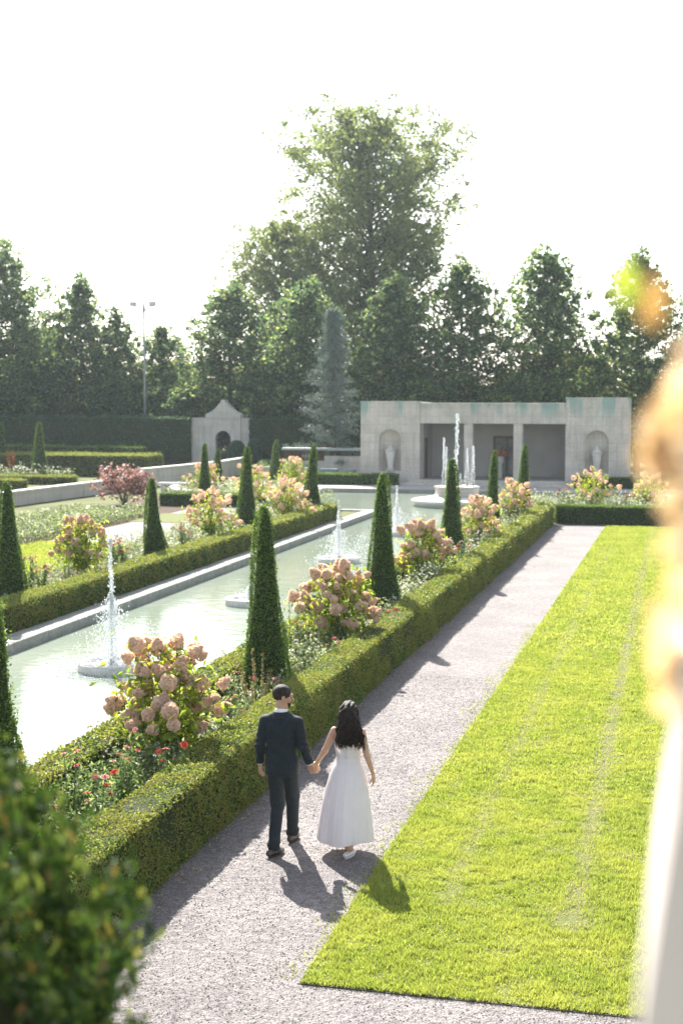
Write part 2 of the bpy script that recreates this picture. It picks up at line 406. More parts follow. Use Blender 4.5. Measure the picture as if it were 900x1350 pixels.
def vnoise(x, y, s, seed):
    """smooth value noise"""
    r = np.random.default_rng(seed).random((64, 64))
    x = x/s; y = y/s; xi = np.floor(x).astype(int); yi = np.floor(y).astype(int)
    fx = x-xi; fy = y-yi; fx = fx*fx*(3-2*fx); fy = fy*fy*(3-2*fy)
    g = lambda a, b: r[a % 64, b % 64]
    return (g(xi,yi)*(1-fx)+g(xi+1,yi)*fx)*(1-fy)+(g(xi,yi+1)*(1-fx)+g(xi+1,yi+1)*fx)*fy
def wear(x, y):
    """two wheel tracks, a trampled patch and thin spots"""
    w = np.zeros_like(x)
    t1 = -1.0 - (y-13.4)*.010; t2 = -2.22 - (y-13.4)*.008
    w += np.exp(-((x-t1)/.10)**2)*np.clip(1.25-(y-12)/45, .35, 1)*(y > 12.6)
    w += np.exp(-((x-t2)/.10)**2)*.5*np.clip(1.2-(y-12)/40, .15, 1)*(y > 12.9)
    w *= .35 + 1.0*vnoise(x, y, .35, 3)
    w += np.clip(vnoise(x, y, .28, 5)-.80, 0, 1)*2.2
    w += np.exp(-((x+1.05)/.22)**2 - ((y-12.9)/.22)**2)*.6
    return w
def blades(name, x0, x1, y0, y1, dens, h, wid, z, label, seed, worn=True):
    rng = np.random.default_rng(seed)
    n = int((x1-x0)*(y1-y0)*dens)
    x = rng.uniform(x0, x1, n); y = rng.uniform(y0, y1, n)
    w = wear(x, y) if worn else np.zeros(n)
    tuft = vnoise(x, y, .11, 9)
    keep = rng.random(n) < np.clip(1.0-w*.45, .55, 1)*(.55+.6*tuft)
    x, y, w, tuft = x[keep], y[keep], w[keep], tuft[keep]; n = len(x)
    hh = h*(.45+1.0*tuft)*rng.uniform(.6, 1.3, n)*np.clip(1.1-w*.6, .35, 1.1)
    a = rng.uniform(0, 2*math.pi, n); la = rng.uniform(0, 2*math.pi, n); lean = rng.uniform(.15, .95, n)*hh
    ww = wid*rng.uniform(.7, 1.3, n)
    P = np.stack([x, y, np.full(n, z)], 1); W = np.stack([np.cos(a), np.sin(a), np.zeros(n)], 1)*ww[:, None]
    T = P + np.stack([np.cos(la)*lean, np.sin(la)*lean, hh], 1)
    V = np.stack([P-W, P+W, T], 1)
    st = rng.random(n) < np.clip(w*.62, 0, .7)
    mb = MB()
    for k, sel in ((0, ~st), (1, st)):
        q = V[sel].reshape(-1, 3)
        if len(q): mb.add(q, np.arange(len(q)).reshape(-1, 3), k)
    return tag(mb.build(name, [M['grass'], M['straw']]), label, 'grass', kind='stuff')
g1 = blades('grass', -3.06, 1.2, 10.955, 17, 9500, .034, .0050, .012, 'short bright green mown grass with pale worn wheel tracks', 11)
g2 = blades('grass', -3.06, 1.2, 17, 27, 4600, .036, .0075, .012, 'short bright green grass of the lawn beside the gravel path, middle stretch', 12)
g3 = blades('grass', -3.06, 1.4, 27, 53, 1500, .04, .014, .012, 'short bright green grass at the far end of the lawn', 13)
g4 = blades('grass', -20.9, -16.9, 26, 43, 900, .045, .018, .014, 'sunlit grass of the small lawn left of the pool', 14, False)
mb = MB(); mb.box(-3.075, 9, 10.958, 10.968, -.02, .008); mb.build('lawn_edging', M['edge'])
tag(bpy.data.objects['lawn_edging'], 'thin dark steel strip along the near end of the lawn', 'edging')
# loose gravel
def loose(name, x0, x1, y0, y1, n, s, seed, hole=None):
    rng = np.random.default_rng(seed)
    x = rng.uniform(x0, x1, n); y = rng.uniform(y0, y1, n)
    if hole: k = ~hole(x, y); x, y = x[k], y[k]
    n = len(x); mb = MB()
    V = np.array([(1,0,0),(-1,0,0),(0,1,0),(0,-1,0),(0,0,.7),(0,0,-.7)], float)
    F = np.array([(0,2,4),(2,1,4),(1,3,4),(3,0,4)])
    r = rng.uniform(.5, 1.4, n)*s; a = rng.uniform(0, 6.28, n)
    J = V[None] + rng.normal(size=(n, 6, 3))*.22
    ca, sa = np.cos(a)[:, None], np.sin(a)[:, None]
    VV = np.stack([J[..., 0]*ca-J[..., 1]*sa, J[..., 0]*sa+J[..., 1]*ca, J[..., 2]], -1)*r[:, None, None]
    VV += np.stack([x, y, r*.25], 1)[:, None]
    mb.add(VV.reshape(-1, 3), (F[None]+(np.arange(n)*6)[:, None, None]).reshape(-1, 3))
    return mb.build(name, M['pebble'])
tag(loose('loose_gravel', -5.1, 1.5, 9.0, 24, 60000, .0065, 21, lambda x, y: (x > -3.06) & (y > 10.95)), 'loose pale stones of the gravel path', 'gravel', kind='stuff')
# strays of grass growing in the gravel along the lawn edge and a few dry leaves along the hedge foot
def scatter_tufts():
    rng = np.random.default_rng(31); mb = MB()
    y = rng.uniform(11, 30, 1500); x = -3.06 - np.abs(rng.normal(size=1500))*.10*(.2+1.6*vnoise(y, y*0, .7, 4))
    P = np.stack([x, y, np.full(1500, .006)], 1); a = rng.uniform(0, 6.28, 1500)
    W = np.stack([np.cos(a), np.sin(a), 0*a], 1)*.006
    T = P + np.stack([rng.normal(size=1500)*.02, rng.normal(size=1500)*.02, rng.uniform(.015, .05, 1500)], 1)
    mb.add(np.stack([P-W, P+W, T], 1).reshape(-1, 3), np.arange(4500).reshape(-1, 3))
    tag(mb.build('grass_fringe', M['grass']), 'thin straggling grass creeping from the lawn edge into the gravel', 'grass', kind='stuff')
    mb = MB(); n = 620
    y = rng.uniform(9.5, 40, n); x = -4.99 + np.abs(rng.normal(size=n))*.11
    mb.leaves(np.stack([x, y, rng.uniform(.008, .02, n)], 1), np.tile([0, 0, 1.], (n, 1)), .035, rng, .6, .25)
    tag(mb.build('fallen_leaves', M['vineorange']), 'dry brown fallen leaves along the foot of the long hedge', 'leaves', kind='stuff')
scatter_tufts()

# ------------------------------------------------------------------ hedges
def hedge(name, x0, x1, y0, y1, h, label, cat='hedge', mat='box', s0=.022, k=.00105, group=None, faces='xXyYt', z0=0., cover=1.9, wav=.03, maxn=130000, camY=True):
    """box hedge: a dark core and leaves on every open face, finer near the camera"""
    rng = np.random.default_rng(abs(hash(label)) % 9999 if False else len(label)*37+int(abs(x0)*10)+int(y0))
    o = empty(name, ((x0+x1)/2, (y0+y1)/2, z0)); tag(o, label, cat, group)
    cx, cy = (x0+x1)/2, (y0+y1)/2
    core = MB(); c = .035
    core.bbox(x0-cx+c, x1-cx-c, y0-cy+c, y1-cy-c, 0, h-c, .03)
    core.build('branch_core', M['core'], o)
    mb = MB(); step = 2.0
    def face(fx, fy, ax, span):
        pass
    pts = []; nor = []; siz = []
    ys = np.arange(y0, y1, step)
    for a in ys:
        b = min(a+step, y1); s = max(s0, (a+b)/2*k); d = cover/(s*s*.55)
        def put(area, f, nrm):
            n = int(area*d)
            if n <= 0: return
            u, v = rng.random(n), rng.random(n); p = f(u, v); pts.append(p)
            nor.append(np.tile(nrm, (n, 1))); siz.append(np.full(n, s))
        L = b-a
        if 't' in faces: put((x1-x0)*L, lambda u, v: np.stack([x0+(x1-x0)*u, a+L*v, np.full(len(u), h)], 1), (0, 0, 1.))
        if 'X' in faces: put(h*L, lambda u, v: np.stack([np.full(len(u), x1), a+L*v, h*u], 1), (1., 0, .25))
        if 'x' in faces: put(h*L, lambda u, v: np.stack([np.full(len(u), x0), a+L*v, h*u], 1), (-1., 0, .25))
        if a == ys[0] and 'y' in faces: put((x1-x0)*h, lambda u, v: np.stack([x0+(x1-x0)*u, np.full(len(u), y0), h*v], 1), (0, -1., .25))
        if b >= y1 and 'Y' in faces: put((x1-x0)*h, lambda u, v: np.stack([x0+(x1-x0)*u, np.full(len(u), y1), h*v], 1), (0, 1., .25))
    P = np.concatenate(pts); N = np.concatenate(nor); S = np.concatenate(siz)
    if len(P) > maxn:
        kk = rng.permutation(len(P))[:maxn]; f = math.sqrt(len(P)/maxn); P, N, S = P[kk], N[kk], S[kk]*f
    # gentle undulation of the clipped faces plus loose shoots
    und = (vnoise(P[:, 0]+P[:, 2], P[:, 1]+P[:, 2]*.7, .45, 8)-.5)*2*wav + (vnoise(P[:, 0]*1.3, P[:, 1], 1.7, 18)-.5)*2*wav
    P = P + N*und[:, None] + N*(rng.normal(size=len(P))*.35*S - S*.2)[:, None] + rng.normal(size=P.shape)*S[:, None]*.2
    ed = np.minimum(P[:, 0]-x0, x1-P[:, 0]); istop = N[:, 2] > .9; isx = np.abs(N[:, 0]) > .9
    P[istop, 2] -= .035*np.exp(-np.clip(ed[istop], 0, 1)/.05)
    P[isx, 0] -= np.sign(N[isx, 0])*.035*np.exp(-np.clip(h-P[isx, 2], 0, 1)/.05)
    loose_ = rng.random(len(P)) < .03
    P[loose_] += N[loose_]*(rng.random(loose_.sum())*S[loose_]*1.6)[:, None]
    P[:, 2] = np.maximum(P[:, 2], .01)
    P[:, 0] -= cx; P[:, 1] -= cy
    mb.leaves(P, N, S, rng, .55, .62)
    mb.build('foliage', M[mat], o)
    return o
hedge('box_hedge', -5.54, -5.02, 6.5, 53.6, .79, 'long clipped olive green hedge running beside the gravel path past the couple', maxn=190000, cover=2.0)
hedge('box_hedge', -7.12, -6.66, 7.5, 53.6, .74, 'low clipped hedge between the flower bed and the near side of the pool', maxn=60000)
hedge('box_hedge', -13.95, -13.3, 15, 53.8, .62, 'long clipped hedge along the left edge of the pool', s0=.03, maxn=110000)
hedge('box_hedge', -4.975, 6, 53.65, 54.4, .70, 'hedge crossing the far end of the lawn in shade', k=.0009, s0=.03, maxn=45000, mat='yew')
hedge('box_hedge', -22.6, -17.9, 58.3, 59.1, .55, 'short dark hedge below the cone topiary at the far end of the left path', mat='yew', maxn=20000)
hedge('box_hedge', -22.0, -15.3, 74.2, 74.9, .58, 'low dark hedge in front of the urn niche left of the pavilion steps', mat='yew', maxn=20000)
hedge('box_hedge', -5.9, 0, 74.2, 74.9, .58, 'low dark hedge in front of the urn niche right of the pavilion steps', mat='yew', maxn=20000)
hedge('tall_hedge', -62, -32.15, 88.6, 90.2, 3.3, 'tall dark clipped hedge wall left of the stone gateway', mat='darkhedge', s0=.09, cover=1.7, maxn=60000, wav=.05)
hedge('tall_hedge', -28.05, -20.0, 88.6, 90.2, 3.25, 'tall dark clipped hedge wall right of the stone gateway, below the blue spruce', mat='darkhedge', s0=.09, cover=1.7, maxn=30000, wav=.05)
hedge('parterre_hedge', -50, -31.3, 78.5, 81.5, 1.25, 'broad flat topped hedge block with sunlit top behind the red leaved bush', s0=.06, maxn=50000)
hedge('parterre_hedge', -56, -34.0, 84.6, 85.8, 1.5, 'thin flat hedge line just in front of the tall hedge wall', mat='yew', s0=.07, maxn=25000)
hedge('parterre_hedge', -37.2, -32.4, 70.6, 71.6, .45, 'low rounded hedge in the left parterre beneath the slim cone topiary', s0=.05, maxn=9000)
hedge('parterre_hedge', -36.0, -33.4, 66.6, 67.6, .48, 'low hedge clump in the left parterre nearest the stone wall', s0=.05, maxn=7000)
hedge('parterre_hedge', -42, -37.0, 67.6, 68.6, .85, 'square hedge at the left picture edge under orange flowers', s0=.05, mat='yew', maxn=9000)

# ------------------------------------------------------------------ topiary cones
def cone_proto(h, rb, mat, nleaf, s, seed, blunt=.10):
    rng = np.random.default_rng(seed)
    o = empty('topiary_cone')
    T = np.array([0, .12, .28, .42, .55, .68, .82, .92, .965, .99, 1.0]); Rr = np.array([1.0, .97, .83, .67, .55, .46, .39, .31, .24, .14, .04])
    prof = lambda t: np.interp(t, T, Rr)*rb
    core = MB(); core.lathe([(max(.005, float(prof(t))-.04), t*(h-.03)) for t in np.linspace(0, 1, 16)], 16)
    core.build('branch_core', M['core'], o)
    t = rng.random(nleaf*2); t = t[rng.random(len(t)) < prof(t)/rb+.04][:nleaf]
    a = rng.uniform(0, 2*math.pi, len(t))
    wob = 1 + .10*np.sin(a*3+t*9+seed)*vnoise(a, t*6, .5, seed) + .13*(vnoise(np.cos(a)*1.5+3, t*9+np.sin(a), .5, seed+1)-.5)
    r = prof(t)*wob + rng.normal(size=len(t))*.012
    P = np.stack([r*np.cos(a), r*np.sin(a), t*h], 1); N = np.stack([np.cos(a), np.sin(a), np.full(len(t), .22)], 1)
    P[:, 0] += .05*np.sin(t*4+seed); P[:, 1] += .03*np.sin(t*5+seed*2)
    sh = rng.random(len(t)) < .05; P[sh] += N[sh]*(rng.random(sh.sum())*.06)[:, None]
    mb = MB(); mb.leaves(P, N, s, rng, .5, .62)
    k = 160; aa = rng.uniform(0, 6.28, k); rr = .075*rng.random(k)**.5
    mb.leaves(np.stack([.05*np.sin(4+seed)+rr*np.cos(aa), .03*np.sin(5+seed*2)+rr*np.sin(aa), h*.985+rng.uniform(-.03, .05, k)-rr*.6], 1), None, s*1.2, rng, .3)
    mb.build('foliage', M[mat], o)
    remember(o)
    return o
near_cone = cone_proto(3.21, .40, 'yew', 20000, .033, 1)
near_cone2 = cone_proto(3.19, .41, 'yew', 18000, .036, 4)
cone_b = cone_proto(2.95, .40, 'yew', 9000, .05, 2)
cone_c = cone_proto(2.85, .39, 'yew', 6000, .062, 3)
G = 'topiary cones standing along the pool beds'
cones = [
 (near_cone, -6.13, 20.1, 1, 1, 'tall dark green yew cone right behind the man in the suit'),
 (near_cone2, -6.15, 11.65, 1, 1, 'dark yew cone cut by the left picture edge beside the pool water'),
 (near_cone2, -6.10, 28.35, .98, 1.02, 'second tall yew cone beyond the man, with loose shoots on its tip'),
 (cone_b, -6.17, 37.3, .98, 1.07, 'tall yew cone standing before the big tiered fountain'),
 (cone_c, -6.22, 45.8, .74, 1.07, 'slim column shaped yew cone before the pavilion door'),
 (cone_c, -6.2, 54.4, .86, 1.03, 'farthest yew cone on the right of the pool, before the rightmost opening'),
 (cone_b, -14.5, 28.4, .98, 1.0, 'yew cone at the left picture edge behind the low hedge across the pool'),
 (cone_b, -14.5, 37.1, .93, .86, 'shorter broad yew cone on the left bank with a gravel path behind it'),
 (cone_c, -14.5, 45.6, .98, 1.09, 'tall pointed yew cone on the left bank above the white jet'),
 (cone_c, -14.5, 54.0, .98, 1.01, 'yew cone at the far corner of the left pool hedge'),
 (cone_c, -20.6, 58.7, .85, .96, 'round tipped yew cone growing out of the dark hedge by the left path'),
 (cone_c, -24.9, 73.0, .95, .68, 'small yew cone in front of the arched iron gate'),
 (cone_c, -21.6, 73.0, .95, .86, 'yew cone behind the hydrangeas, right of the round shrubs'),
 (cone_c, -24.0, 86.9, .9, .77, 'faint yew cone against the tall hedge left of the blue spruce'),
 (cone_c, -36.0, 74.5, 1.25, 1.16, 'slim pointed yew cone in the left parterre with sunlit rim'),
 (cone_c, -41.2, 79.8, 1.25, 1.12, 'slim yew cone above the orange flowers at the left picture edge'),
]
for k, (pr, x, y, s, sz, lab) in enumerate(cones):
    c = copy_tree(pr)
    c.location = (x, y, 0); scaled(c, s, sz); c.rotation_euler = (R(random.uniform(-1, 1)), R(random.uniform(-1, 1)), random.uniform(0, 6.28))
    tag(c, lab, 'topiary', G if k < 13 else 'topiary cones of the far garden')
def drop(o):
    for c in CHILDREN.get(o.name, []): drop(c)
    bpy.data.objects.remove(o)
for p in (near_cone, near_cone2, cone_b, cone_c): drop(p)

def round_shrub(x, y, r, h, lab, mat='yew', name='clipped_shrub', n=6000, s=.07, group=None):
    rng = np.random.default_rng(int(x*x*10)+3)
    o = empty(name, (x, y, 0)); tag(o, lab, 'shrub', group)
    f = lambda t: r*np.clip((1-np.clip((t-.62)/.38, 0, 1)**2.2), 0, 1)**.5
    core = MB(); core.lathe([(max(.02, float(f(t))-.06), t*h*.97) for t in np.linspace(0, 1, 12)], 16); core.build('branch_core', M['core'], o)
    t = rng.random(n)**.8; a = rng.uniform(0, 6.28, n); rr = f(t)+rng.normal(size=n)*.02
    mb = MB(); mb.leaves(np.stack([rr*np.cos(a), rr*np.sin(a), t*h], 1), np.stack([np.cos(a), np.sin(a), t], 1), s, rng, .55, .6)
    mb.build('foliage', M[mat], o)
    return o
round_shrub(-28.05, 86.0, .56, 1.95, 'wide clipped dome shrub just right of the arched gate', 'darkhedge', group='clipped dome shrubs by the gateway')
round_shrub(-27.25, 87.4, .46, 2.1, 'taller clipped dome shrub with pale rim against the tall hedge', 'darkhedge', group='clipped dome shrubs by the gateway')
round_shrub(-25.0, 83.0, .75, .9, 'small dark round bush below the clipped domes', 'darkhedge')

# ------------------------------------------------------------------ hydrangeas
def head_mesh(seed, n):
    rng = np.random.default_rng(seed); mb = MB()
    t = rng.random(n); a = rng.uniform(0, 6.28, n)
    pr = lambda t: .080*np.sin(np.clip(t*.84+.16, 0, 1)*math.pi)**.6*(1-.42*t)
    V, F = ICO2
    Vc = V*np.array([.026, .026, .06]) + np.array([0, 0, .09])
    mb.add(Vc, F, 1, True)
    r = pr(t)*(1+rng.normal(size=n)*.09)
    P = np.stack([r*np.cos(a), r*np.sin(a), t*.20], 1)
    mb.leaves(P, np.stack([np.cos(a), np.sin(a), t*1.2-.2], 1), .034, rng, .9, .45)
    o = mb.build('flower_head', [M['petal'], M['petal_core']])
    me = o.data; bpy.data.objects.remove(o)
    return me
HEADS = [head_mesh(s, 520) for s in (1, 2, 3)]
HEADS_FAR = [head_mesh(s, 200) for s in (4, 5)]
def hydrangea(x, y, w, h, nh, lab, seed, far=False, base=.0, green=None):
    """several leaders rise from short bare stems; each carries leaves and its own tuft of pointed heads"""
    rng = np.random.default_rng(seed)
    o = empty('hydrangea_bush', (x, y, base)); tag(o, lab, 'hydrangea', 'panicle hydrangeas between the cones')
    tr = MB(); mb = MB(); hs = []
    tr.tube([(0, 0, 0), (.02, 0, .3), (0, .01, .62)], [.026, .022, .02], 7); tr.tube([(.09, .03, 0), (.08, .02, .35), (.03, 0, .68)], [.02, .017, .014], 6)
    nl = 9; per = max(2, nh//nl)
    for i in range(nl):
        a = i*2.39996+seed*.7; u = i/(nl-1)
        out = w*.5*(.20+.68*u)*rng.uniform(.8, 1.15); top = h*(.95-.40*u**1.5)*rng.uniform(.93, 1.03)-.12
        tip = np.array([math.cos(a)*out, math.sin(a)*out*.85, top]); b0 = np.array([.03*math.cos(a), .03*math.sin(a), .52])
        mid = b0*.45+tip*.55+np.array([math.cos(a), math.sin(a), 0])*out*.18
        tr.tube([b0, mid, tip], [.013, .009, .006], 5)
        n = 95 if far else 200; v = rng.random(n)**.8
        c = ((1-v)**2)[:, None]*b0+(2*v*(1-v))[:, None]*mid+(v**2)[:, None]*tip
        sp = .06+.15*np.sin(np.clip(v, 0, 1)*2.6)
        q = rng.normal(size=(n, 3)); P = c+q*sp[:, None]*[1, 1, .7]; P[:, 2] = np.maximum(P[:, 2], .35)
        mb.leaves(P, np.array([0, -.0, 1.])+q*.3, .125 if far else .105, rng, .5, .6, droop=.9)
        for k in range(per+(rng.random() < .5)):
            q = rng.normal(size=3); q /= np.linalg.norm(q); q[2] = q[2]*.75-.02
            if k == 0: q = np.array([0, 0, .35])
            p = tip+q*np.array([.25, .25, .22])*(1.2 if far else 1.15)*(w/1.5)
            if min([np.linalg.norm(p-z[0]) for z in hs] or [9]) < .15: p = p+np.array([math.cos(a), math.sin(a), -.5])*.12
            d = unit_(q*1.3+np.array([math.cos(a)*.4, math.sin(a)*.4, .75])+rng.normal(size=3)*.2)
            tr.tube([tip-[0, 0, .08], p], [.005, .004], 4)
            hs.append((p, d))
    for i in range(nh//4):                       # lower, half hidden heads
        a = rng.uniform(0, 6.28); r = w*rng.uniform(.22, .46); p = np.array([r*math.cos(a), r*math.sin(a)*.85, rng.uniform(.42, .62)*h])
        tr.tube([(0, 0, .5), p*[.5, .5, .8], p], [.008, .006, .004], 4); hs.append((p, unit_(np.array([math.cos(a), math.sin(a), .35]))))
    tr.build('trunk', M['drywood'], o)
    mb.build('foliage', green or M['bush'], o)
    for p, d in hs:
        me = random.choice(HEADS_FAR if far else HEADS)
        c = bpy.data.objects.new('flower_head', me); COL.objects.link(c); c.parent = o
        c.location = p - d*.08
        az = math.atan2(d[1], d[0]); el = math.atan2(math.hypot(d[0], d[1]), d[2])
        c.rotation_euler = (0, el, az); s_ = rng.uniform(.8, 1.3)*.98
        if rng.random() < .2: s_ *= .72
        c.scale = (s_*1.12, s_*1.12, s_*rng.uniform(.78, 1.02))
    return o
def unit_(v): v = np.array(v, float); return v/np.linalg.norm(v)
HY = [
 (-6.1, 15.9, 1.5, 2.02, 46, 'large hydrangea bush with pink beige flower heads left of the suited man'),
 (-6.05, 24.2, 1.5, 2.0, 46, 'pink beige hydrangea bush between the two tallest yew cones'),
 (-6.05, 32.6, 1.3, 2.05, 40, 'hydrangea bush by the path hedge, third from the couple'),
 (-6.0, 41.2, 1.3, 2.0, 36, 'hydrangea bush with lime leaves just right of the cone before the tiered fountain'),
 (-5.9, 49.0, 1.4, 2.0, 36, 'hydrangea bush in front of the two farthest right hand cones'),
 (-3.75, 56.6, 1.9, 2.0, 34, 'hydrangea bush behind the crossing hedge below the right urn niche'),
 (-14.75, 32.7, 1.45, 2.0, 34, 'hydrangea bush on the left bank behind the nearest fountain jet'),
 (-14.6, 42.0, 1.6, 2.0, 36, 'hydrangea bush across the pool between two yew cones'),
 (-14.4, 49.8, 1.8, 1.8, 38, 'bright lime leaved hydrangea bush on the left bank near its far end'),
 (-17.6, 56.0, 2.0, 2.0, 34, 'hydrangea bush behind the tall pointed cone, on the far left bank'),
 (-21.6, 61.5, 1.7, 1.85, 30, 'hydrangea bush beside the white stone wall and round tipped cone'),
 (-17.6, 62.0, 1.6, 2.2, 20, 'tall faded hydrangea bush standing left of the far corner cone'),
 (-1.6, 57.0, 1.6, 1.8, 24, 'hydrangea bush half hidden by the blurred autumn leaves'),
]
for i, (x, y, w, h, nh, lab) in enumerate(HY):
    hydrangea(x, y, w, h, nh, lab, 100+i, far=(y > 40))

# ------------------------------------------------------------------ flower beds
def bed(name, x0, x1, y0, y1, dens, h, s, mats, label, seed, whites=.05, gap=.25):
    rng = np.random.default_rng(seed); mb = MB()
    n = int((x1-x0)*(y1-y0)*dens)
    x = rng.uniform(x0, x1, n); y = rng.uniform(y0, y1, n)
    cl = vnoise(x, y, .38, seed); k = cl > gap; x, y, cl = x[k], y[k], cl[k]; n = len(x)
    top = h*(.35+.9*cl); z = top*rng.random(n)**.55
    P = np.stack([x, y, z], 1)
    w = rng.random(n) < whites*(z/top > .75)*3
    mb.leaves(P[~w], None, s, rng, .45, mat=0, ln=(0, 0, .3))
    if w.any(): mb.leaves(P[w]+[0, 0, .03], np.tile([0, 0, 1.], (w.sum(), 1)), s*.8, rng, .9, .5, mat=1)
    m = n//14
    for i in range(0, n, max(1, n//m) if m else n):
        pass
    return tag(mb.build(name, mats), label, 'plants', kind='stuff')
bm_ = [M['greyleaf'], M['whitepetal']]; bz = [M['zleaf'], M['whitepetal']]
bed('bed_planting', -6.65, -5.55, 9, 15.2, 2600, .80, .058, bz, 'dense leafy planting at the near end of the right hand bed', 41, .01, .3)
bed('bed_planting', -6.65, -5.55, 15.2, 28, 1700, .80, .058, bm_, 'grey green leafy planting between the near hydrangeas and cones', 42, .05, .28)
bed('bed_planting', -6.65, -5.55, 28, 53.5, 750, .95, .075, bm_, 'pale leafy planting with white flowers in the far part of the right hand bed', 43, .10, .25)
bed('bed_planting', -6.5, 1.5, 54.5, 57.4, 420, .95, .10, bm_, 'pale perennials behind the crossing hedge', 44, .10, .2)
bed('bed_planting', -16.6, -14.0, 24, 38, 260, .46, .085, bm_, 'loose flowering perennials behind the left pool hedge, near part', 45, .06, .45)
bed('bed_planting', -16.9, -14.0, 38, 54, 340, .58, .095, bm_, 'loose flowering perennials behind the left pool hedge, far part', 46, .10, .3)
bed('bed_planting', -24.6, -20.9, 34, 54, 300, .42, .12, bm_, 'long pale border in front of the low stone wall', 47, .03, .2)
bed('bed_planting', -22.8, -18.0, 59.2, 64, 200, .9, .12, bm_, 'mixed perennials beyond the dark hedge on the left', 48, .1, .3)
bed('bed_planting', -38, -33, 71.6, 73, 160, .9, .13, bm_, 'pale flowering plants round the slim cone in the left parterre', 49, .15, .35)
bed('bed_planting', -18.6, -15.5, 59, 62, 200, .8, .11, bm_, 'pale plants at the foot of the far corner cone', 50, .1, .3)

def flower_mesh(mat, seed, r=.038):
    rng = np.random.default_rng(seed); mb = MB()
    for ring, (n, rr, up) in enumerate(((11, 1.0, .15), (9, .72, .45), (6, .42, .9))):
        for i in range(n):
            a = i/n*6.283+ring*.3; d = np.array([math.cos(a), math.sin(a), 0]); t = np.array([-d[1], d[0], 0])
            L = r*rr; mb.add([d*.004, d*L*.6+t*L*.24+[0,0,up*.008], d*L+[0,0,up*.01-.003], d*L*.6-t*L*.24+[0,0,up*.008]], np.array([[0,1,2,3]]))
    blobs(mb, [(0, 0, .008)], .008, ICO1, 1)
    o = mb.build('flower', [M[mat], M['orange']]); me = o.data; bpy.data.objects.remove(o); return me
FL = {k: flower_mesh(k, 5) for k in ('red', 'pink', 'whitepetal', 'orange')}
def zinnia(x, y, h, nf, kinds, lab, seed, fs=1., group='zinnias and other bedding flowers'):
    rng = np.random.default_rng(seed)
    o = empty('zinnia_plant', (x, y, 0)); tag(o, lab, 'flowering plant', group)
    st = MB(); lf = MB(); tips = []
    m = nf+5
    for i in range(m):
        a = rng.uniform(0, 6.28); rr = rng.uniform(.05, .24)
        hh = h*(rng.uniform(.8, 1.15) if i < nf else rng.uniform(.5, .85)); tip = np.array([rr*math.cos(a), rr*math.sin(a), hh])
        mid = tip*[.4, .4, .55]
        st.tube([(0, 0, 0), mid, tip], [.006, .005, .0035], 4)
        for u in np.linspace(.2, .95, 9):
            c = mid*(2*u)*(u < .5) + (mid+(tip-mid)*(2*u-1))*(u >= .5)
            lf.leaves(c+rng.normal(size=(5, 3))*.04, None, .078, rng, .42, ln=(0, 0, .2))
        if i < nf: tips.append(tip)
    st.build('stems', M['stem'], o); lf.build('foliage', M['zleaf'], o)
    for t in tips:
        f = bpy.data.objects.new('flower', FL[random.choice(kinds)]); COL.objects.link(f); f.parent = o
        f.location = t; f.rotation_euler = (rng.normal()*.35, rng.normal()*.35, rng.uniform(0, 6)); f.scale = (rng.uniform(.8, 1.2)*fs,)*3
    return o
z1 = [
 (-6.11, 12.26, 1.12, 2, ['red'], 'zinnia with small red flowers rising over the water, nearest the blurred shrub'),
 (-5.60, 11.95, 0.87, 3, ['red'], 'zinnia plant with two bright red flowers in the near bed'),
 (-6.11, 13.21, 1.08, 3, ['pink', 'red'], 'tall leggy zinnia with flowers against the pool water'),
 (-5.70, 12.94, 0.94, 4, ['red', 'pink'], 'bushy zinnia in the middle of the near bed'),
 (-5.60, 13.48, 0.90, 3, ['red'], 'zinnia close to the path hedge opposite the shrub'),
 (-5.88, 14.03, 1.01, 5, ['pink'], 'zinnia plant with five salmon pink flowers'),
 (-5.60, 14.57, 0.96, 5, ['pink', 'red'], 'zinnia with salmon flowers just before the large hydrangea'),
 (-6.15, 14.75, 0.94, 3, ['pink'], 'pink zinnia by the low hedge at the foot of the large hydrangea'),
 (-5.60, 17.10, 0.90, 3, ['pink'], 'pink zinnia right behind the large hydrangea'),
 (-5.97, 18.10, 0.96, 4, ['pink', 'red'], 'zinnia plant in front of the tallest cone'),
 (-5.60, 18.64, 0.90, 3, ['pink'], 'low zinnia beside the hedge before the tallest cone'),
 (-5.60, 21.72, 0.94, 4, ['red', 'pink'], 'zinnia plant just beyond the tallest cone'),
 (-6.06, 22.26, 1.08, 3, ['red'], 'tall zinnia at the water side beyond the tallest cone'),
 (-5.60, 26.06, 0.94, 4, ['pink', 'red'], 'zinnia plant between the second hydrangea and second cone'),
 (-5.60, 35.48, 1.03, 4, ['red', 'pink'], 'red flowered plant before the cone of the tiered fountain'),
 (-5.60, 39.28, 1.08, 5, ['red', 'pink'], 'red flowered plant behind the cone of the tiered fountain'),
]
for i, (x, y, h, nf, kd, lab) in enumerate(z1): zinnia(x, y, h, nf, kd, lab, 300+i, 1.15 if y < 20 else 1.5)
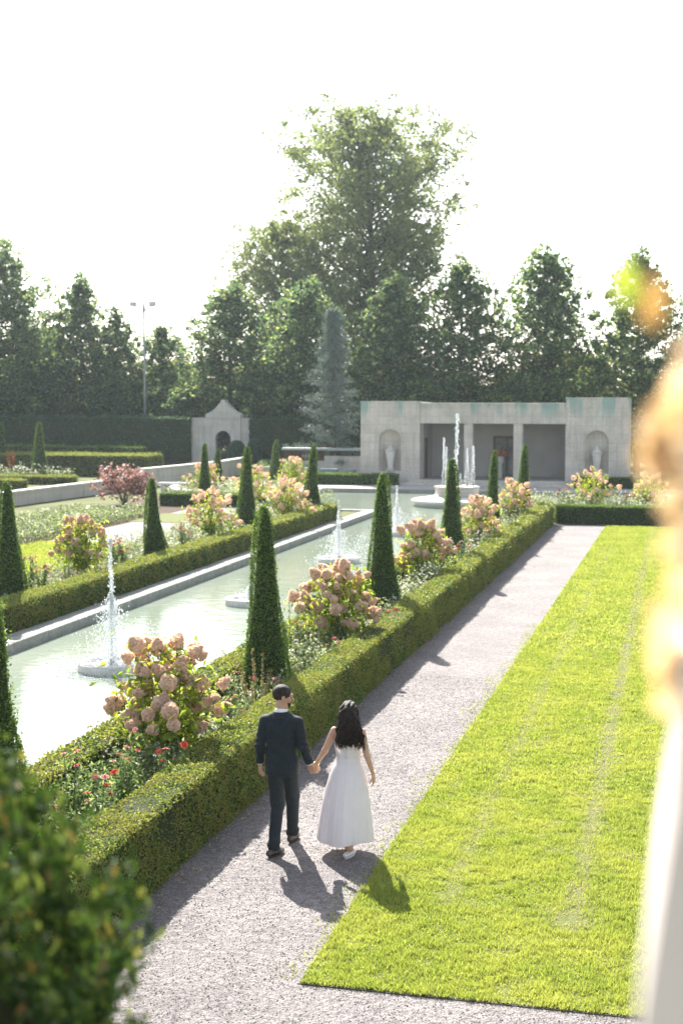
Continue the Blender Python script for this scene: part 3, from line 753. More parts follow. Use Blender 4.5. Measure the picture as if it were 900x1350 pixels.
z2 = [(-15.3, 31.0, .95, 'tall red flowered plant left of the nearest left bank hydrangea'), (-14.6, 30.2, .8, 'red flowered plant behind the nearest stretch of the left hedge'),
 (-14.4, 34.6, .9, 'spindly flowering plant just behind the nearest jet'), (-15.0, 35.4, .95, 'pinkish plant left of the short broad cone'),
 (-14.6, 39.6, .85, 'white and red flowering plant right of the short broad cone'), (-14.9, 40.6, .9, 'red flowered plant before the second left bank hydrangea'),
 (-14.5, 43.8, .85, 'pink flowered plant before the tall pointed cone'), (-14.6, 47.6, .85, 'pale pink flowered plant beyond the tall pointed cone'),
 (-14.7, 51.6, .8, 'pink flowered plant between the lime leaved hydrangea and the corner cone'), (-14.2, 52.6, .7, 'small pink flowers at the foot of the corner cone')]
for i, (x, y, h, lab) in enumerate(z2): zinnia(x, y, h, 6, ['pink', 'red', 'pink', 'whitepetal'], lab, 340+i, 1.9)
z3 = [(-5.0, 56.2, 'red flowered plant behind the crossing hedge by the path corner'), (-4.6, 55.6, 'red flower low behind the crossing hedge'), (-2.5, 56, 'red flower right of the hydrangea behind the crossing hedge')]
for i, (x, y, lab) in enumerate(z3): zinnia(x, y, 1.05, 4, ['red', 'whitepetal', 'pink'], lab, 360+i, 2.0)
def spikes(x, y, h, n, lab, seed, mat='greyleaf', cat='spiky plant'):
    rng = np.random.default_rng(seed); o = empty('spiky_plant', (x, y, 0)); tag(o, lab, cat)
    st = MB(); lf = MB()
    for i in range(n):
        a = rng.uniform(0, 6.28); r1 = rng.uniform(.06, .26); hh = h*rng.uniform(.65, 1.05)
        tip = np.array([r1*math.cos(a)*1.3, r1*math.sin(a)*1.3, hh]); b = np.array([r1*.35*math.cos(a), r1*.35*math.sin(a), 0])
        st.tube([b, (b+tip)/2, tip], [.006, .005, .003], 4)
        u = rng.random(70)*.42+.58; c = b+(tip-b)*u[:, None]
        lf.leaves(c+rng.normal(size=(70, 3))*.012, None, .034, rng, .5, mat=1)
        u = rng.random(16)*.5+.05; c = b+(tip-b)*u[:, None]; lf.leaves(c+rng.normal(size=(16, 3))*.03, None, .08, rng, .35)
    st.build('stems', M['stem'], o); lf.build('foliage', [M['zleaf'], M[mat]], o)
M['seed'] = leafmat('seed_spikes', [(0, (.16, .14, .07)), (1, (.34, .27, .17))], .35, 1.2)
spikes(-5.85, 18.9, 1.25, 12, 'tall brownish seed spikes in front of the tallest yew cone', 71, 'seed')
spikes(-15.6, 33.8, 1.25, 8, 'slender flower spikes behind the nearest left bank hydrangea', 72, 'seed')
spikes(-36.6, 72.2, 2.0, 5, 'tall yellow and red stalks left of the slim parterre cone', 73, 'orange')
spikes(-6.35, 22.3, 1.45, 6, 'leafy upright stems beside the pool behind the tallest cone', 74)
def bloom_bush(name, x, y, w, h, mat, lab, seed, n=1700, s=.12, trunkm='drywood', cat='shrub', z=0):
    rng = np.random.default_rng(seed); o = empty(name, (x, y, z)); tag(o, lab, cat)
    st = MB(); lf = MB()
    for i in range(26):
        a = rng.uniform(0, 6.28); e = rng.uniform(.15, 1.2); L = rng.uniform(.6, 1.05)
        tip = np.array([w*.5*math.cos(a)*math.cos(e)*1.1, w*.5*math.sin(a)*math.cos(e)*1.1, h*(.3+.72*math.sin(e)*L)])
        st.tube([(0, 0, 0), tip*[.4, .4, .6], tip], [.02, .012, .006], 5)
        k = n//26; u = .45+.6*rng.random(k)
        lf.leaves(tip*u[:, None]+rng.normal(size=(k, 3))*w*.055, None, s, rng, .75)
    st.build('branches', M[trunkm], o); lf.build('foliage', M[mat], o)
bloom_bush('smoke_bush', -24.2, 58.2, 2.6, 1.95, 'smoke', 'dark red leaved smoke bush in front of the low stone wall', 81, 1600, .15)
bloom_bush('geranium', -38.0, 66.4, 2.2, 1.55, 'orange', 'mass of orange flowers over the hedge at the left picture edge', 82, 700, .15, cat='flowers')
bloom_bush('geranium', -32.9, 55.5, 1.3, .9, 'orange', 'lower clump of orange flowers beside the left edge cone', 84, 400, .12, cat='flowers')

# ------------------------------------------------------------------ fountains
def droplets(mb, rng, n, f, r):
    C = f(n); blobs(mb, C, rng.uniform(.5, 1.3, len(C))*r, ICO1, 0, True, np.array([1, 1, 1.7]))
def fountain(x, y, top, lab, seed, splash=1., jet=True):
    rng = np.random.default_rng(seed); o = empty('fountain', (x, y, -.16)); tag(o, lab, 'fountain', 'small round fountains along the pool axis')
    b = MB(); b.lathe([(.60, -.3), (.62, .0), (.625, .13), (.61, .155), (.46, .155), (.445, .13), (.44, .03), (.05, .03)], 40, cap=False); b.build('basin', M['basin'], o)
    nz = MB(); nz.lathe([(.03, .03), (.03, .12), (.045, .13), (.045, .17), (.02, .19)], 12); nz.build('nozzle', M['iron'], o)
    w = MB(); w.lathe([(.442, .085), (.3, .092), (.05, .10)], 28, cap=True); 
    if jet:
        H = top+.16
        def col(n):
            t = rng.random(n); ph = rng.integers(0, 3, n)
            xx = (ph-1)*.05*(1.1-t)*1.6 + rng.normal(size=n)*.014*(1.3-t)
            return np.stack([xx, rng.normal(size=n)*.02, .15+t*(H-.15)], 1)
        droplets(w, rng, 420, col, .0095)
        for s in (-1, 0, 1):
            t = np.linspace(0, 1, 14)
            w.tube(np.stack([s*.07*(1-t)*(1 if s else .2)+rng.normal(size=14)*.006, rng.normal(size=14)*.006, .12+t*(H-.14)], 1), .0035+.005*rng.random(14), 5)
        blobs(w, np.stack([rng.normal(size=30)*.018, rng.normal(size=30)*.018, H-rng.random(30)*.18], 1), .02, ICO1)
        def fall(n):
            t = rng.random(n)**1.6; a = rng.uniform(0, 6.28, n); rr = (1-t)**.8*.34*np.abs(rng.normal(size=n))
            return np.stack([rr*np.cos(a)*1.2, rr*np.sin(a), .1+t*H*.55], 1)
        droplets(w, rng, int(2600*splash), fall, .0085)
        def far(n):
            a = rng.normal(size=n)*.5; rr = rng.uniform(.3, 1.15, n)*splash
            return np.stack([rr*np.cos(a), rr*np.sin(a), .05+.85*np.exp(-((rr-.75)/.3)**2)*rng.random(n)], 1)
        droplets(w, rng, int(900*splash), far, .0075)
        # broken water round the basin
        n = int(1300*splash); a = rng.uniform(0, 6.28, n); rr = .2+np.abs(rng.normal(size=n))*.42*splash
        z = np.where(rr < .44, .105, np.where(rr < .62, .165, .004))
        blobs(w, np.stack([rr*np.cos(a), rr*np.sin(a), z], 1), rng.uniform(.5, 1.3, n)*.016, ICO1, 0, True, np.array([1.5, 1.5, .4]))
    w.build('water_jet', M['spray'], o)
    return o
fountain(-10.2, 23.9, 2.25, 'nearest round fountain with a tall double jet and spray', 1, 1.15)
fountain(-10.2, 32.3, .45, 'low round fountain basin behind the tallest yew cone', 2, .25)
fountain(-10.2, 41.0, 1.70, 'round fountain with a white jet before the end of the left hedge', 3, .8)
fountain(-10.2, 49.6, 1.62, 'farther round fountain with a white jet beside the second yew cone', 4, .8)
def big_fountain():
    rng = np.random.default_rng(9); o = empty('tiered_fountain', (-10.3, 63.5, -.16)); tag(o, 'large tiered stone fountain with five jets before the pavilion', 'fountain')
    b = MB(); b.lathe([(1.9, -.3), (1.92, .12), (2.05, .2), (2.06, .27), (2.0, .30), (1.2, .42), (1.0, .44)], 48); b.build('lower_basin', M['basin'], o)
    d = MB(); d.lathe([(1.0, .43), (1.06, .46), (1.0, .52), (.98, .78), (1.05, .83), (1.05, .88), (.9, .89)], 8, smooth=False); d.build('upper_tier', M['limestone'], o)
    n = MB()
    jets = [(0, 0, 4.15, .05), (-.62, .1, 3.05, .03), (-.42, -.35, 2.65, .028), (.5, -.2, 2.6, .028), (.72, .15, 2.7, .03), (.25, -.5, 1.5, .02)]
    for (jx, jy, H, r) in jets: n.lathe([(.03, .88), (.03, .95), (.015, .98)], 8, (jx, jy, 0))
    n.build('nozzles', M['iron'], o)
    for (jx, jy, H, r) in jets:
        w = MB(); t = np.linspace(0, 1, 26)
        sway = .06*(1-t)*np.sign(jx) if jx else 0*t
        w.tube(np.stack([jx+sway+rng.normal(size=26)*r*.5, jy+rng.normal(size=26)*r*.3, .97+t*(H-.97)], 1), r*(.18+.75*t)*rng.uniform(.6, 1.3, 26), 7)
        blobs(w, np.stack([jx+rng.normal(size=90)*r*.9, jy+rng.normal(size=90)*r*.9, H-np.abs(rng.normal(size=90))*(H-.97)*.35], 1), r*.42, ICO1)
        k = 260; tt = rng.random(k); blobs(w, np.stack([jx+np.sign(jx or 1)*(-.10)*(1-tt)+rng.normal(size=k)*r*(1.6-tt), jy+rng.normal(size=k)*r, .95+tt*(H-.95)], 1), r*.24, ICO1, 0, True, np.array([1, 1, 1.8]))
        w.build('water_jet', M['spray'], o)
big_fountain()

# ------------------------------------------------------------------ pavilion
def arch_panel(mb, x0, x1, z0, z1, ax, ar, az0, az1, y, depth, mat=0, seg=16, dome=True, mat2=0):
    """wall panel in the plane y with an arched opening centred on ax; a curved niche behind it"""
    def q(a, b, c, d): mb.add([a, b, c, d], np.array([[0, 1, 2, 3]]), mat)
    q((x0,y,z0),(ax-ar,y,z0),(ax-ar,y,z1),(x0,y,z1)); q((ax+ar,y,z0),(x1,y,z0),(x1,y,z1),(ax+ar,y,z1))
    q((ax-ar,y,z0),(ax+ar,y,z0),(ax+ar,y,az0),(ax-ar,y,az0))
    th = np.linspace(math.pi, 0, seg+1)
    cx = ax+ar*np.cos(th); cz = az1+ar*np.sin(th)
    for i in range(seg): q((cx[i],y,cz[i]),(cx[i+1],y,cz[i+1]),(cx[i+1],y,z1),(cx[i],y,z1))
    # niche: half cylinder + quarter sphere
    ph = np.linspace(math.pi, 0, seg+1)
    for i in range(seg):
        a, b = ph[i], ph[i+1]
        pa = (ax+ar*math.cos(a), y+depth*math.sin(a)); pb = (ax+ar*math.cos(b), y+depth*math.sin(b))
        mb.add([(*pa, az0), (*pb, az0), (*pb, az1), (*pa, az1)], np.array([[0, 1, 2, 3]]), mat2, True)
        mb.add([(*pa, az0), (*pb, az0), (ax, y, az0)], np.array([[0, 1, 2]]), mat2)
        for k in range(8):
            e0, e1 = k/8*math.pi/2, (k+1)/8*math.pi/2
            P = lambda p, e: (ax+ar*math.cos(p)*math.cos(e), y+depth*math.sin(p)*math.cos(e), az1+ar*math.sin(e))
            mb.add([P(a, e0), P(b, e0), P(b, e1), P(a, e1)], np.array([[0, 1, 2, 3]]), mat2, True)
def pavilion():
    o = empty('garden_pavilion', (-10.4, 75.5, 0)); tag(o, 'long pale limestone pavilion with three openings and two urn niches', 'pavilion')
    ox, oy = -10.4, 75.5; X = lambda x: x-ox
    st = MB()
    st.bbox(X(-15.2), X(-6.0), -.95, -.42, .0, .14, .02); st.bbox(X(-14.9), X(-6.2), -.43, .0-.003, .0, .285, .02)
    st.build('steps', M['limestone'], o)
    for (x0, x1, ax, top) in ((-17.55, -14.28, -15.92, 4.42), (-6.5, -3.28, -4.88, 4.62)):
        w = MB(); arch_panel(w, X(x0), X(x1), 0, top, X(ax), .62, .72, 2.35, 0, .5)
        w.box(X(x0), X(x1), .62, 3.6, 0, top-.003)
        w.add([(X(x0),0,0),(X(x0),.62,0),(X(x0),.62,top),(X(x0),0,top)], np.array([[0,3,2,1]]))
        w.add([(X(x1),0,0),(X(x1),.62,0),(X(x1),.62,top),(X(x1),0,top)], np.array([[0,1,2,3]]))
        w.add([(X(x0),0,top),(X(x1),0,top),(X(x1),.62,top),(X(x0),.62,top)], np.array([[0,1,2,3]])); w.build('niche_block', M['limestone'], o)
    for (x0, x1, top) in ((-17.55, -14.28, 4.42), (-6.5, -3.28, 4.62)):
        tr = MB(); tr.bbox(X(x0)-.03, X(x1)+.03, -.035, .3, top+.002, top+.07, .01)          # cap
        xa, xb = X(x0)+.85, X(x1)-.30
        tr.box(xa, xb, -.02, -.003, top-.62, top-.58)                               # string line
        tr.box(xa, xa+.03, -.02, -.003, .75, top-.63)
        tr.box(xb-.03, xb, -.02, -.003, .75, top-.63)
        c = X((x0+x1)/2)
        for k in range(12):
            a0, a1 = math.pi*k/12+.01, math.pi*(k+1)/12-.01; c_ = X(-15.92) if x0 < -10 else X(-4.88)
            P = lambda r, a, yy: (c_+r*math.cos(a), yy, 2.35+r*math.sin(a))
            tr.add([P(.63,a0,-.02),P(.72,a0,-.02),P(.72,a1,-.02),P(.63,a1,-.02),P(.63,a0,-.002),P(.72,a0,-.002),P(.72,a1,-.002),P(.63,a1,-.002)],
                   np.array([(0,3,2,1),(0,1,5,4),(1,2,6,5),(2,3,7,6),(3,0,4,7)]))
        tr.build('stone_trim', M['limestone'], o)
    # entablature between the blocks
    e = MB(); e.box(X(-14.277), X(-6.503), .05, .55, 3.30, 4.30); e.bbox(X(-14.26), X(-6.52), -.01, .6, 4.303, 4.40, .01)
    e.box(X(-14.26), X(-6.52), .03, .047, 3.82, 3.86); 
    e.build('entablature', M['limestone'], o)
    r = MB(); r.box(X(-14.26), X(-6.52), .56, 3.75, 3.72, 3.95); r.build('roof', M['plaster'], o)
    for (a, b) in ((-11.9, -11.42), (-9.25, -8.77)):
        c = MB(); c.bbox(X(a), X(b), .06, .54, .30, 3.297, .02); c.bbox(X(a)-.04, X(b)+.04, .02, .58, .288, .36, .01); c.build('column', M['limestone'], o)
    f = MB(); f.box(X(-14.26), X(-6.52), .003, 3.55, 0, .284); f.build('floor', M['paving'], o)
    b = MB()
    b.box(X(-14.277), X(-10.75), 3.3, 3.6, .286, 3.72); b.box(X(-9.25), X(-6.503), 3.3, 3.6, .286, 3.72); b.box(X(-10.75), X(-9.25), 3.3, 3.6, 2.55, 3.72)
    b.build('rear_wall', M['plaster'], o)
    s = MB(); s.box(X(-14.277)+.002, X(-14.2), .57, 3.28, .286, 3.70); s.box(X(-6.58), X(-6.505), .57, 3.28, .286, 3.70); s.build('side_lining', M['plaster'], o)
    sd = MB(); sd.box(X(-14.198), X(-14.16), .95, 1.75, .30, 2.5); sd.build('side_door', M['darkdoor'], o)
    d = MB(); x0, x1 = X(-10.75), X(-9.25); 
    d.box(x0, x0+.12, 3.22, 3.32, .29, 2.549); d.box(x1-.12, x1, 3.22, 3.32, .29, 2.549); d.box(x0+.121, x1-.121, 3.22, 3.32, 2.42, 2.549)
    d.box(X(-10.04), X(-9.96), 3.23, 3.31, .29, 2.419); dr = d.build('door', M['darkdoor'], o)
    for (a, c) in ((x0+.122, X(-10.042)), (X(-9.958), x1-.122)):
        g = MB(); g.box(a, c, 3.27, 3.29, .29, 2.418); g.build('door_glass', M['glass'], dr)
        h = MB()
        for k in range(1, 6): h.box(a+.003, c-.003, 3.255, 3.268, .29+k*.354-.012, .29+k*.354+.012)
        h.box((a+c)/2-.012, (a+c)/2+.012, 3.241, 3.254, .3, 2.415); h.build('glazing_bar', M['darkdoor'], dr)
pavilion()
def urn(x, y, z, lab):
    o = empty('stone_urn', (x, y, z)); tag(o, lab, 'urn', 'stone urns in the pavilion niches')
    b = MB(); b.lathe([(.15, 0), (.17, .04), (.13, .09), (.15, .14), (.25, .85), (.27, .90), (.24, .93), (.2, .93)], 18); b.build('vase_body', M['basin'], o)
    l = MB(); l.lathe([(.29, .935), (.30, .98), (.22, 1.06), (.13, 1.16), (.07, 1.22), (.09, 1.27), (.05, 1.33), (.01, 1.36)], 18); l.build('lid', M['gatestone'], o)
    p = MB(); p.bbox(-.2, .2, -.2, .2, -.12, -.003, .02); p.build('plinth', M['limestone'], o)
urn(-15.92, 75.62, .84, 'lidded stone urn in the left niche of the pavilion')
urn(-4.88, 75.62, .84, 'lidded stone urn in the right niche of the pavilion')
# leaning planter of red geraniums seen over the slim cone
o = empty('flower_pot', (-10.15, 77.2, .284)); tag(o, 'potted red geranium on a pedestal inside the middle opening of the pavilion', 'potted plant')
b = MB(); b.lathe([(.16, 0), (.12, .1), (.12, .8), (.2, .9), (.22, 1.2), (.18, 1.2)], 12); b.build('pedestal', M['gatestone'], o)
b = MB(); p = RNG.normal(size=(160, 3))*[.22, .22, .10]+[0, 0, 1.38]; b.leaves(p, None, .09, RNG, .8); b.build('flowers', M['orange'], o)

# ------------------------------------------------------------------ gateway and walls
def gateway():
    cx, y = -29.93, 88.9; o = empty('stone_gateway', (cx, y, 0)); tag(o, 'grey stone gateway with curved pediment round an arched iron gate', 'gateway')
    w = MB(); hw = 1.2
    # outline of the front: shoulders curve up to a small block
    top = [(-hw, 3.55)] + [(-hw+.12+.72*t, 3.62+.50*t**1.5) for t in np.linspace(0, 1, 8)] + [(-.30, 4.22), (-.16, 4.32), (-.14, 4.5), (.14, 4.5), (.16, 4.32), (.30, 4.22)] + [(hw-.12-.72*t, 3.62+.50*t**1.5) for t in np.linspace(1, 0, 8)] + [(hw, 3.55)]
    ar, az = .52, 1.95
    th = np.linspace(math.pi, 0, 17)
    arch = [(-ar, 0)] + [(ar*math.cos(a), az+ar*math.sin(a)) for a in th] + [(ar, 0)]
    for yy, flip in ((0., False), (.7, True)):
        # left jamb, right jamb, over the arch
        P = [(-hw, 0), (-ar, 0), (-ar, az), (-hw, az)]; Q = [(ar, 0), (hw, 0), (hw, az), (ar, az)]
        for poly in (P, Q):
            V = [(a, yy, b) for a, b in poly]; f = list(range(4)); w.add(V, np.array([f[::-1] if flip else f]))
        xs = [-hw] + [ar*math.cos(a) for a in th] + [hw]
        zs = [az] + [az+ar*math.sin(a) for a in th] + [az]
        for i in range(len(xs)-1):
            if xs[i+1]-xs[i] < 1e-6: continue
            V = [(xs[i], yy, zs[i]), (xs[i+1], yy, zs[i+1]), (xs[i+1], yy, 3.3), (xs[i], yy, 3.3)]
            w.add(V, np.array([[3, 2, 1, 0] if flip else [0, 1, 2, 3]]))
        for i in range(len(top)-1):
            a, b = top[i], top[i+1]
            if abs(b[0]-a[0]) < 1e-6: continue
            V = [(a[0], yy, 3.3), (b[0], yy, 3.3), (b[0], yy, b[1]), (a[0], yy, a[1])]; w.add(V, np.array([[3, 2, 1, 0] if flip else [0, 1, 2, 3]]))
    edge = [(-hw, 0)] + top + [(hw, 0)]
    for i in range(len(edge)-1):
        a, b = edge[i], edge[i+1]; w.add([(a[0],0,a[1]),(b[0],0,b[1]),(b[0],.7,b[1]),(a[0],.7,a[1])], np.array([[0,1,2,3]]))
    for i in range(len(arch)-1):
        a, b = arch[i], arch[i+1]; w.add([(a[0],0,a[1]),(b[0],0,b[1]),(b[0],.7,b[1]),(a[0],.7,a[1])], np.array([[3,2,1,0]]))
    w.build('archway_wall', M['gatestone'], o)
    t = MB(); 
    t.box(-.85, -.80, -.03, -.003, .2, 2.95); t.box(.80, .85, -.03, -.003, .2, 2.95); t.box(-.799, .799, -.03, -.003, 2.9, 2.95)
    t.box(-1.12, 1.12, -.04, -.003, 3.28, 3.36); t.build('stone_trim', M['gatestone'], o)
    g = MB()
    for k in range(9): 
        x = -ar+.03+k*(2*ar-.06)/8; z = az+math.sqrt(max(0, ar**2-x*x))-.02; g.tube([(x, .3, 0), (x, .3, z)], .022, 5)
    for z in (.1, 1.0, 1.9): g.tube([(-ar, .3, z), (ar, .3, z)], .018, 5)
    for rr in (.16, .30): g.tube([(rr*math.cos(a), .3, 1.45+rr*math.sin(a)) for a in np.linspace(0, 6.28, 20)], .012, 5)
    g.box(-ar, ar, .31, .325, 0, .95)
    for k in range(7): g.tube([(0, .3, az), (ar*.97*math.cos(math.pi*k/6), .3, az+ar*.97*math.sin(math.pi*k/6))], .014, 5)
    for rr in (.2, .36): g.tube([(rr*math.cos(q_), .3, az+rr*math.sin(q_)) for q_ in np.linspace(0, math.pi, 12)], .014, 5)
    g.build('gate', M['iron'], o)
    for (a, b) in ((-2.23, -1.203), (1.203, 1.87)):
        s = MB(); s.box(a, b, .1, .6, 0, 3.22); s.bbox(a, b, .06, .64, 3.222, 3.30, .01); s.build('side_wall', M['gatestone'], o)
gateway()
def wall_run(name, pts, z0, h, th, lab, mat='gatestone', capm='basin'):
    o = empty(name, (pts[0][0], pts[0][1], 0)); tag(o, lab, 'wall')
    for nm, t, a, b, m in (('wall_face', th, z0, z0+h-.08, mat), ('coping', th+.1, z0+h-.078, z0+h, capm)):
        mb = MB(); P = np.array(pts, float)-np.array(pts[0]); T = np.gradient(P, axis=0); T /= np.linalg.norm(T, axis=1)[:, None]; N = np.stack([-T[:, 1], T[:, 0]], 1)*t/2
        n = len(P); V = []
        for z in (a, b):
            V += [(*(p-q), z) for p, q in zip(P, N)] + [(*(p+q), z) for p, q in zip(P, N)]
        F = []
        for i in range(n-1):
            F += [(i, i+1, 2*n+i+1, 2*n+i)[::-1], (n+i, n+i+1, 3*n+i+1, 3*n+i), (2*n+i, 2*n+i+1, 3*n+i+1, 3*n+i)[::-1]]
        F += [(0, n, 3*n, 2*n)[::-1], (n-1, 2*n-1, 4*n-1, 3*n-1)]
        mb.add(V, np.array(F)); mb.build(nm, M[m], o)
wall_run('garden_wall', [(-29.6, 46), (-28.9, 55), (-28.4, 61), (-27.8, 66.5)], 0, .66, .35, 'low pale stone wall rising along the left border, left of the red leaved bush')
wall_run('garden_wall', [(-27.9, 69.5), (-27.2, 74), (-26.6, 79), (-26.8, 83.5), (-27.4, 86.5)], 0, 1.0, .35, 'pale stone wall running towards the arched gate, right of the red leaved bush')
c = [(-25.6, 69.0), (-25.0, 66.4), (-24.1, 64.8), (-22.6, 64.2)]
wall_run('curved_kerb', c, 0, .28, .3, 'low curved pale stone kerb left of the round tipped cone')
o = empty('stone_bench', (-24.7, 66.3, 0)); tag(o, 'white stone bench beside the curved kerb and dark hedge', 'bench')
b = MB(); b.bbox(-1.0, 1.0, -.25, .25, .40, .50, .02); b.build('seat', M['basin'], o)
for s in (-.7, .7): b = MB(); b.bbox(s-.12, s+.12, -.2, .2, 0, .397, .02); b.build('leg', M['basin'], o)
o = empty('garden_table', (-25.0, 78.5, 0)); tag(o, 'small white garden table near the foot of the small cone by the gate', 'table')
b = MB(); b.lathe([(.01, .70), (.55, .70), (.56, .73), (.01, .74)], 24); b.build('tabletop', M['basin'], o)
b = MB(); b.lathe([(.22, 0), (.05, .08), (.04, .69)], 12); b.build('pedestal', M['basin'], o)
o = empty('stone_planter', (-24.6, 80.5, 0)); tag(o, 'pale stone planter with a green mound right of the gate steps', 'planter')
b = MB(); b.lathe([(.3, 0), (.28, .1), (.42, .55), (.47, .6), (.38, .6)], 20); b.build('bowl', M['basin'], o)
p = RNG.normal(size=(260, 3))*[.2, .2, .12]+[0, 0, .72]
b = MB(); b.leaves(p, None, .09, RNG, .6); b.build('foliage', M['zleaf'], o)
# shaded stores left of the pavilion
o = empty('lattice_shed', (-20.8, 79.6, 0)); tag(o, 'low dark slatted shed in shade under the blue spruce', 'shed')
b = MB(); b.box(-2.3, 2.8, 0, .3, 0, 1.02); b.build('wall', M['gatestone'], o)
b = MB(); b.bbox(-2.4, 2.9, -.12, .5, 1.62, 1.76, .02); b.build('roof', M['greymetal'], o)
b = MB()
b.box(-2.3, 0.1, .1, .14, 1.022, 1.618)
for k in range(30): b.box(-2.3+k*.083, -2.27+k*.083, .05, .098, 1.03, 1.615)
b.build('slatted_panel', M['darkdoor'], o)
b = MB(); b.box(.12, 2.8, .05, .3, 1.022, 1.30); b.build('ledge', M['gatestone'], o)
for i, (x, y, w, h, lab) in enumerate(((-21.0, 77.6, .55, .72, 'left blue grey planter box in shade beside the slatted shed'), (-19.75, 77.3, .95, .70, 'wide blue grey planter box in shade, middle of three'), (-18.6, 77.4, .55, .66, 'blue grey planter box in shade nearest the pavilion'))):
    o = empty('planter_box', (x, y, 0)); tag(o, lab, 'planter', 'planter boxes stored beside the pavilion')
    b = MB(); b.bbox(-w/2, w/2, -.25, .25, 0, h-.08, .02); b.build('box', M['bluegrey'], o)
    b = MB(); b.bbox(-w/2-.03, w/2+.03, -.28, .28, h-.078, h, .02); b.build('rim', M['bluegrey'], o)

# floodlight mast
o = empty('floodlight_mast', (-36.75, 92.4, 0)); tag(o, 'tall thin mast with two square floodlights above the left trees', 'light mast')
b = MB(); b.tube([(0, 0, 0), (0, 0, 6), (0, 0, 11.1)], [.10, .08, .06], 10); b.build('pole', M['greymetal'], o)
b = MB(); b.tube([(-.75, 0, 10.85), (.75, 0, 10.85)], .035, 6); b.lathe([(.09, 10.5), (.12, 10.55), (.12, 10.75), (.07, 10.8)], 8); b.build('crossarm', M['greymetal'], o)
for s in (-.8, .62):
    b = MB(); b.bbox(s-.22, s+.22, -.12, .14, 10.9, 11.2, .03); b.tube([(s, 0, 10.86), (s, 0, 10.92)], .03, 6); h = b.build('floodlight', M['greymetal'], o)
    l = MB(); l.box(s-.19, s+.19, -.135, -.122, 10.93, 11.17); l.build('lens', M['lens'], h)

# ------------------------------------------------------------------ trees
def tree_proto(name, h, Rmax, z0, prof, nlimb, nclump, nleaf, ls, mat, seed, up=.5, cr=.5, tr=.16, lean=(0, 0), gapn=0.0, droop=.2, trunk='trunk', fill=0, gs=1.3):
    rng = np.random.default_rng(seed); o = empty(name)
    tk = MB(); ax = lambda t: np.array([lean[0]*t*t*h, lean[1]*t*t*h, t*h])
    tt = np.linspace(0, .97, 12)
    bend = np.cumsum(rng.normal(size=(12, 2)), 0)*.03*h/12
    P = np.array([ax(t) for t in tt]); P[:, :2] += bend
    tk.tube(P, tr*(1-.93*tt)+.012, 9)
    lf = MB(); pts = []; nor = []
    for i in range(nlimb):
        t = (i+rng.random())/nlimb; z = z0 + (h-z0)*t; tz = z/h
        a = i*2.39996+rng.normal()*.4; r = prof(t)*Rmax*rng.uniform(.55, 1.2)
        base = np.array([np.interp(tz*.93, tt, P[:, 0]), np.interp(tz*.93, tt, P[:, 1]), z*.93-.15*r*up])
        base[2] = max(base[2], z0*.55)
        d = np.array([math.cos(a), math.sin(a), up*rng.uniform(.5, 1.3)])
        end = base + d*r; mid = base + d*r*.5 + [0, 0, -.05*r]
        tk.tube([base, mid, end], [tr*.30*(1-.7*t)+.012, tr*.18*(1-.7*t)+.01, .008], 5)
        for k in range(nclump):
            u = rng.uniform(.28, 1.05); c = base + d*r*u + rng.normal(size=3)*cr*.6*(.25+.75*prof(t))*[1, 1, .8]
            if gapn and rng.random() < gapn: continue
            m = int(nleaf*rng.uniform(.5, 1.5)); s = cr*rng.uniform(.45, 1.0)*(.3+.7*prof(t))
            q = rng.normal(size=(m, 3)); q /= np.linalg.norm(q, axis=1)[:, None]; q *= rng.random(m)[:, None]**.4
            pts.append(c + q*s*[1, 1, .75]); 
    if fill:
        m = int(fill*3.6); t = rng.random(m); a = rng.uniform(0, 6.28, m); env = np.array([prof(v) for v in t])*Rmax
        lobes = .68+.62*vnoise(np.cos(a)*2.2+7, np.sin(a)*2.2+t*h*.45, 1.0, seed)
        r = env*lobes*rng.random(m)**.42
        z = z0+(h-z0)*t+up*r*.45; cx_ = np.interp(z/h, tt, P[:, 0]); cy_ = np.interp(z/h, tt, P[:, 1])
        x, y = cx_+r*np.cos(a), cy_+r*np.sin(a)
        den = vnoise(x+y*.6, z+y*.8, gs, seed+2)*.6+vnoise(x*1.1-y, z*1.1-y*.5, gs*.45, seed+3)*.4
        k = np.argsort(-(den+rng.random(m)*.25-(rng.random(m) > env/(Rmax+1e-6))*.3))[:fill]
        pts.append(np.stack([x, y, z], 1)[k])
    tk.build(trunk, M['bark'], o)
    Q = np.concatenate(pts); lf.leaves(Q, None, ls, rng, .7, droop=droop)
    lf.build('crown', M[mat], o)
    remember(o)
    return o
def pyr(t): return np.interp(t, [0, .08, .25, .5, .75, .92, 1], [.75, .95, 1, .88, .60, .30, .08])
def pop(t): return np.interp(t, [0, .1, .3, .55, .75, .9, 1], [.35, .5, .72, 1, .95, .65, .25])
def rnd(t): return np.interp(t, [0, .15, .4, .7, .9, 1], [.5, .85, 1, .9, .55, .2])
lin_a = tree_proto('linden_tree', 13.9, 3.5, 1.6, pyr, 130, 8, 24, .22, 'linden', 21, .5, .5, .20, gapn=.28, fill=6500, gs=.9)
lin_b = tree_proto('linden_tree', 13.5, 3.4, 1.4, pyr, 125, 8, 24, .22, 'linden', 22, .5, .5, .20, gapn=.28, fill=6000, gs=.9)
lin_c = tree_proto('linden_tree', 12.9, 3.6, 1.2, pyr, 120, 8, 24, .22, 'linden', 23, .5, .5, .20, gapn=.28, fill=6000, gs=.9)
rd = tree_proto('broadleaf_tree', 16, 4.4, 3.0, rnd, 130, 8, 30, .23, 'linden', 24, .35, .7, .30, gapn=.15, fill=11000, gs=1.1)
bk = tree_proto('background_tree', 9.5, 3.6, .4, rnd, 75, 10, 34, .26, 'back', 25, .3, .8, .18)
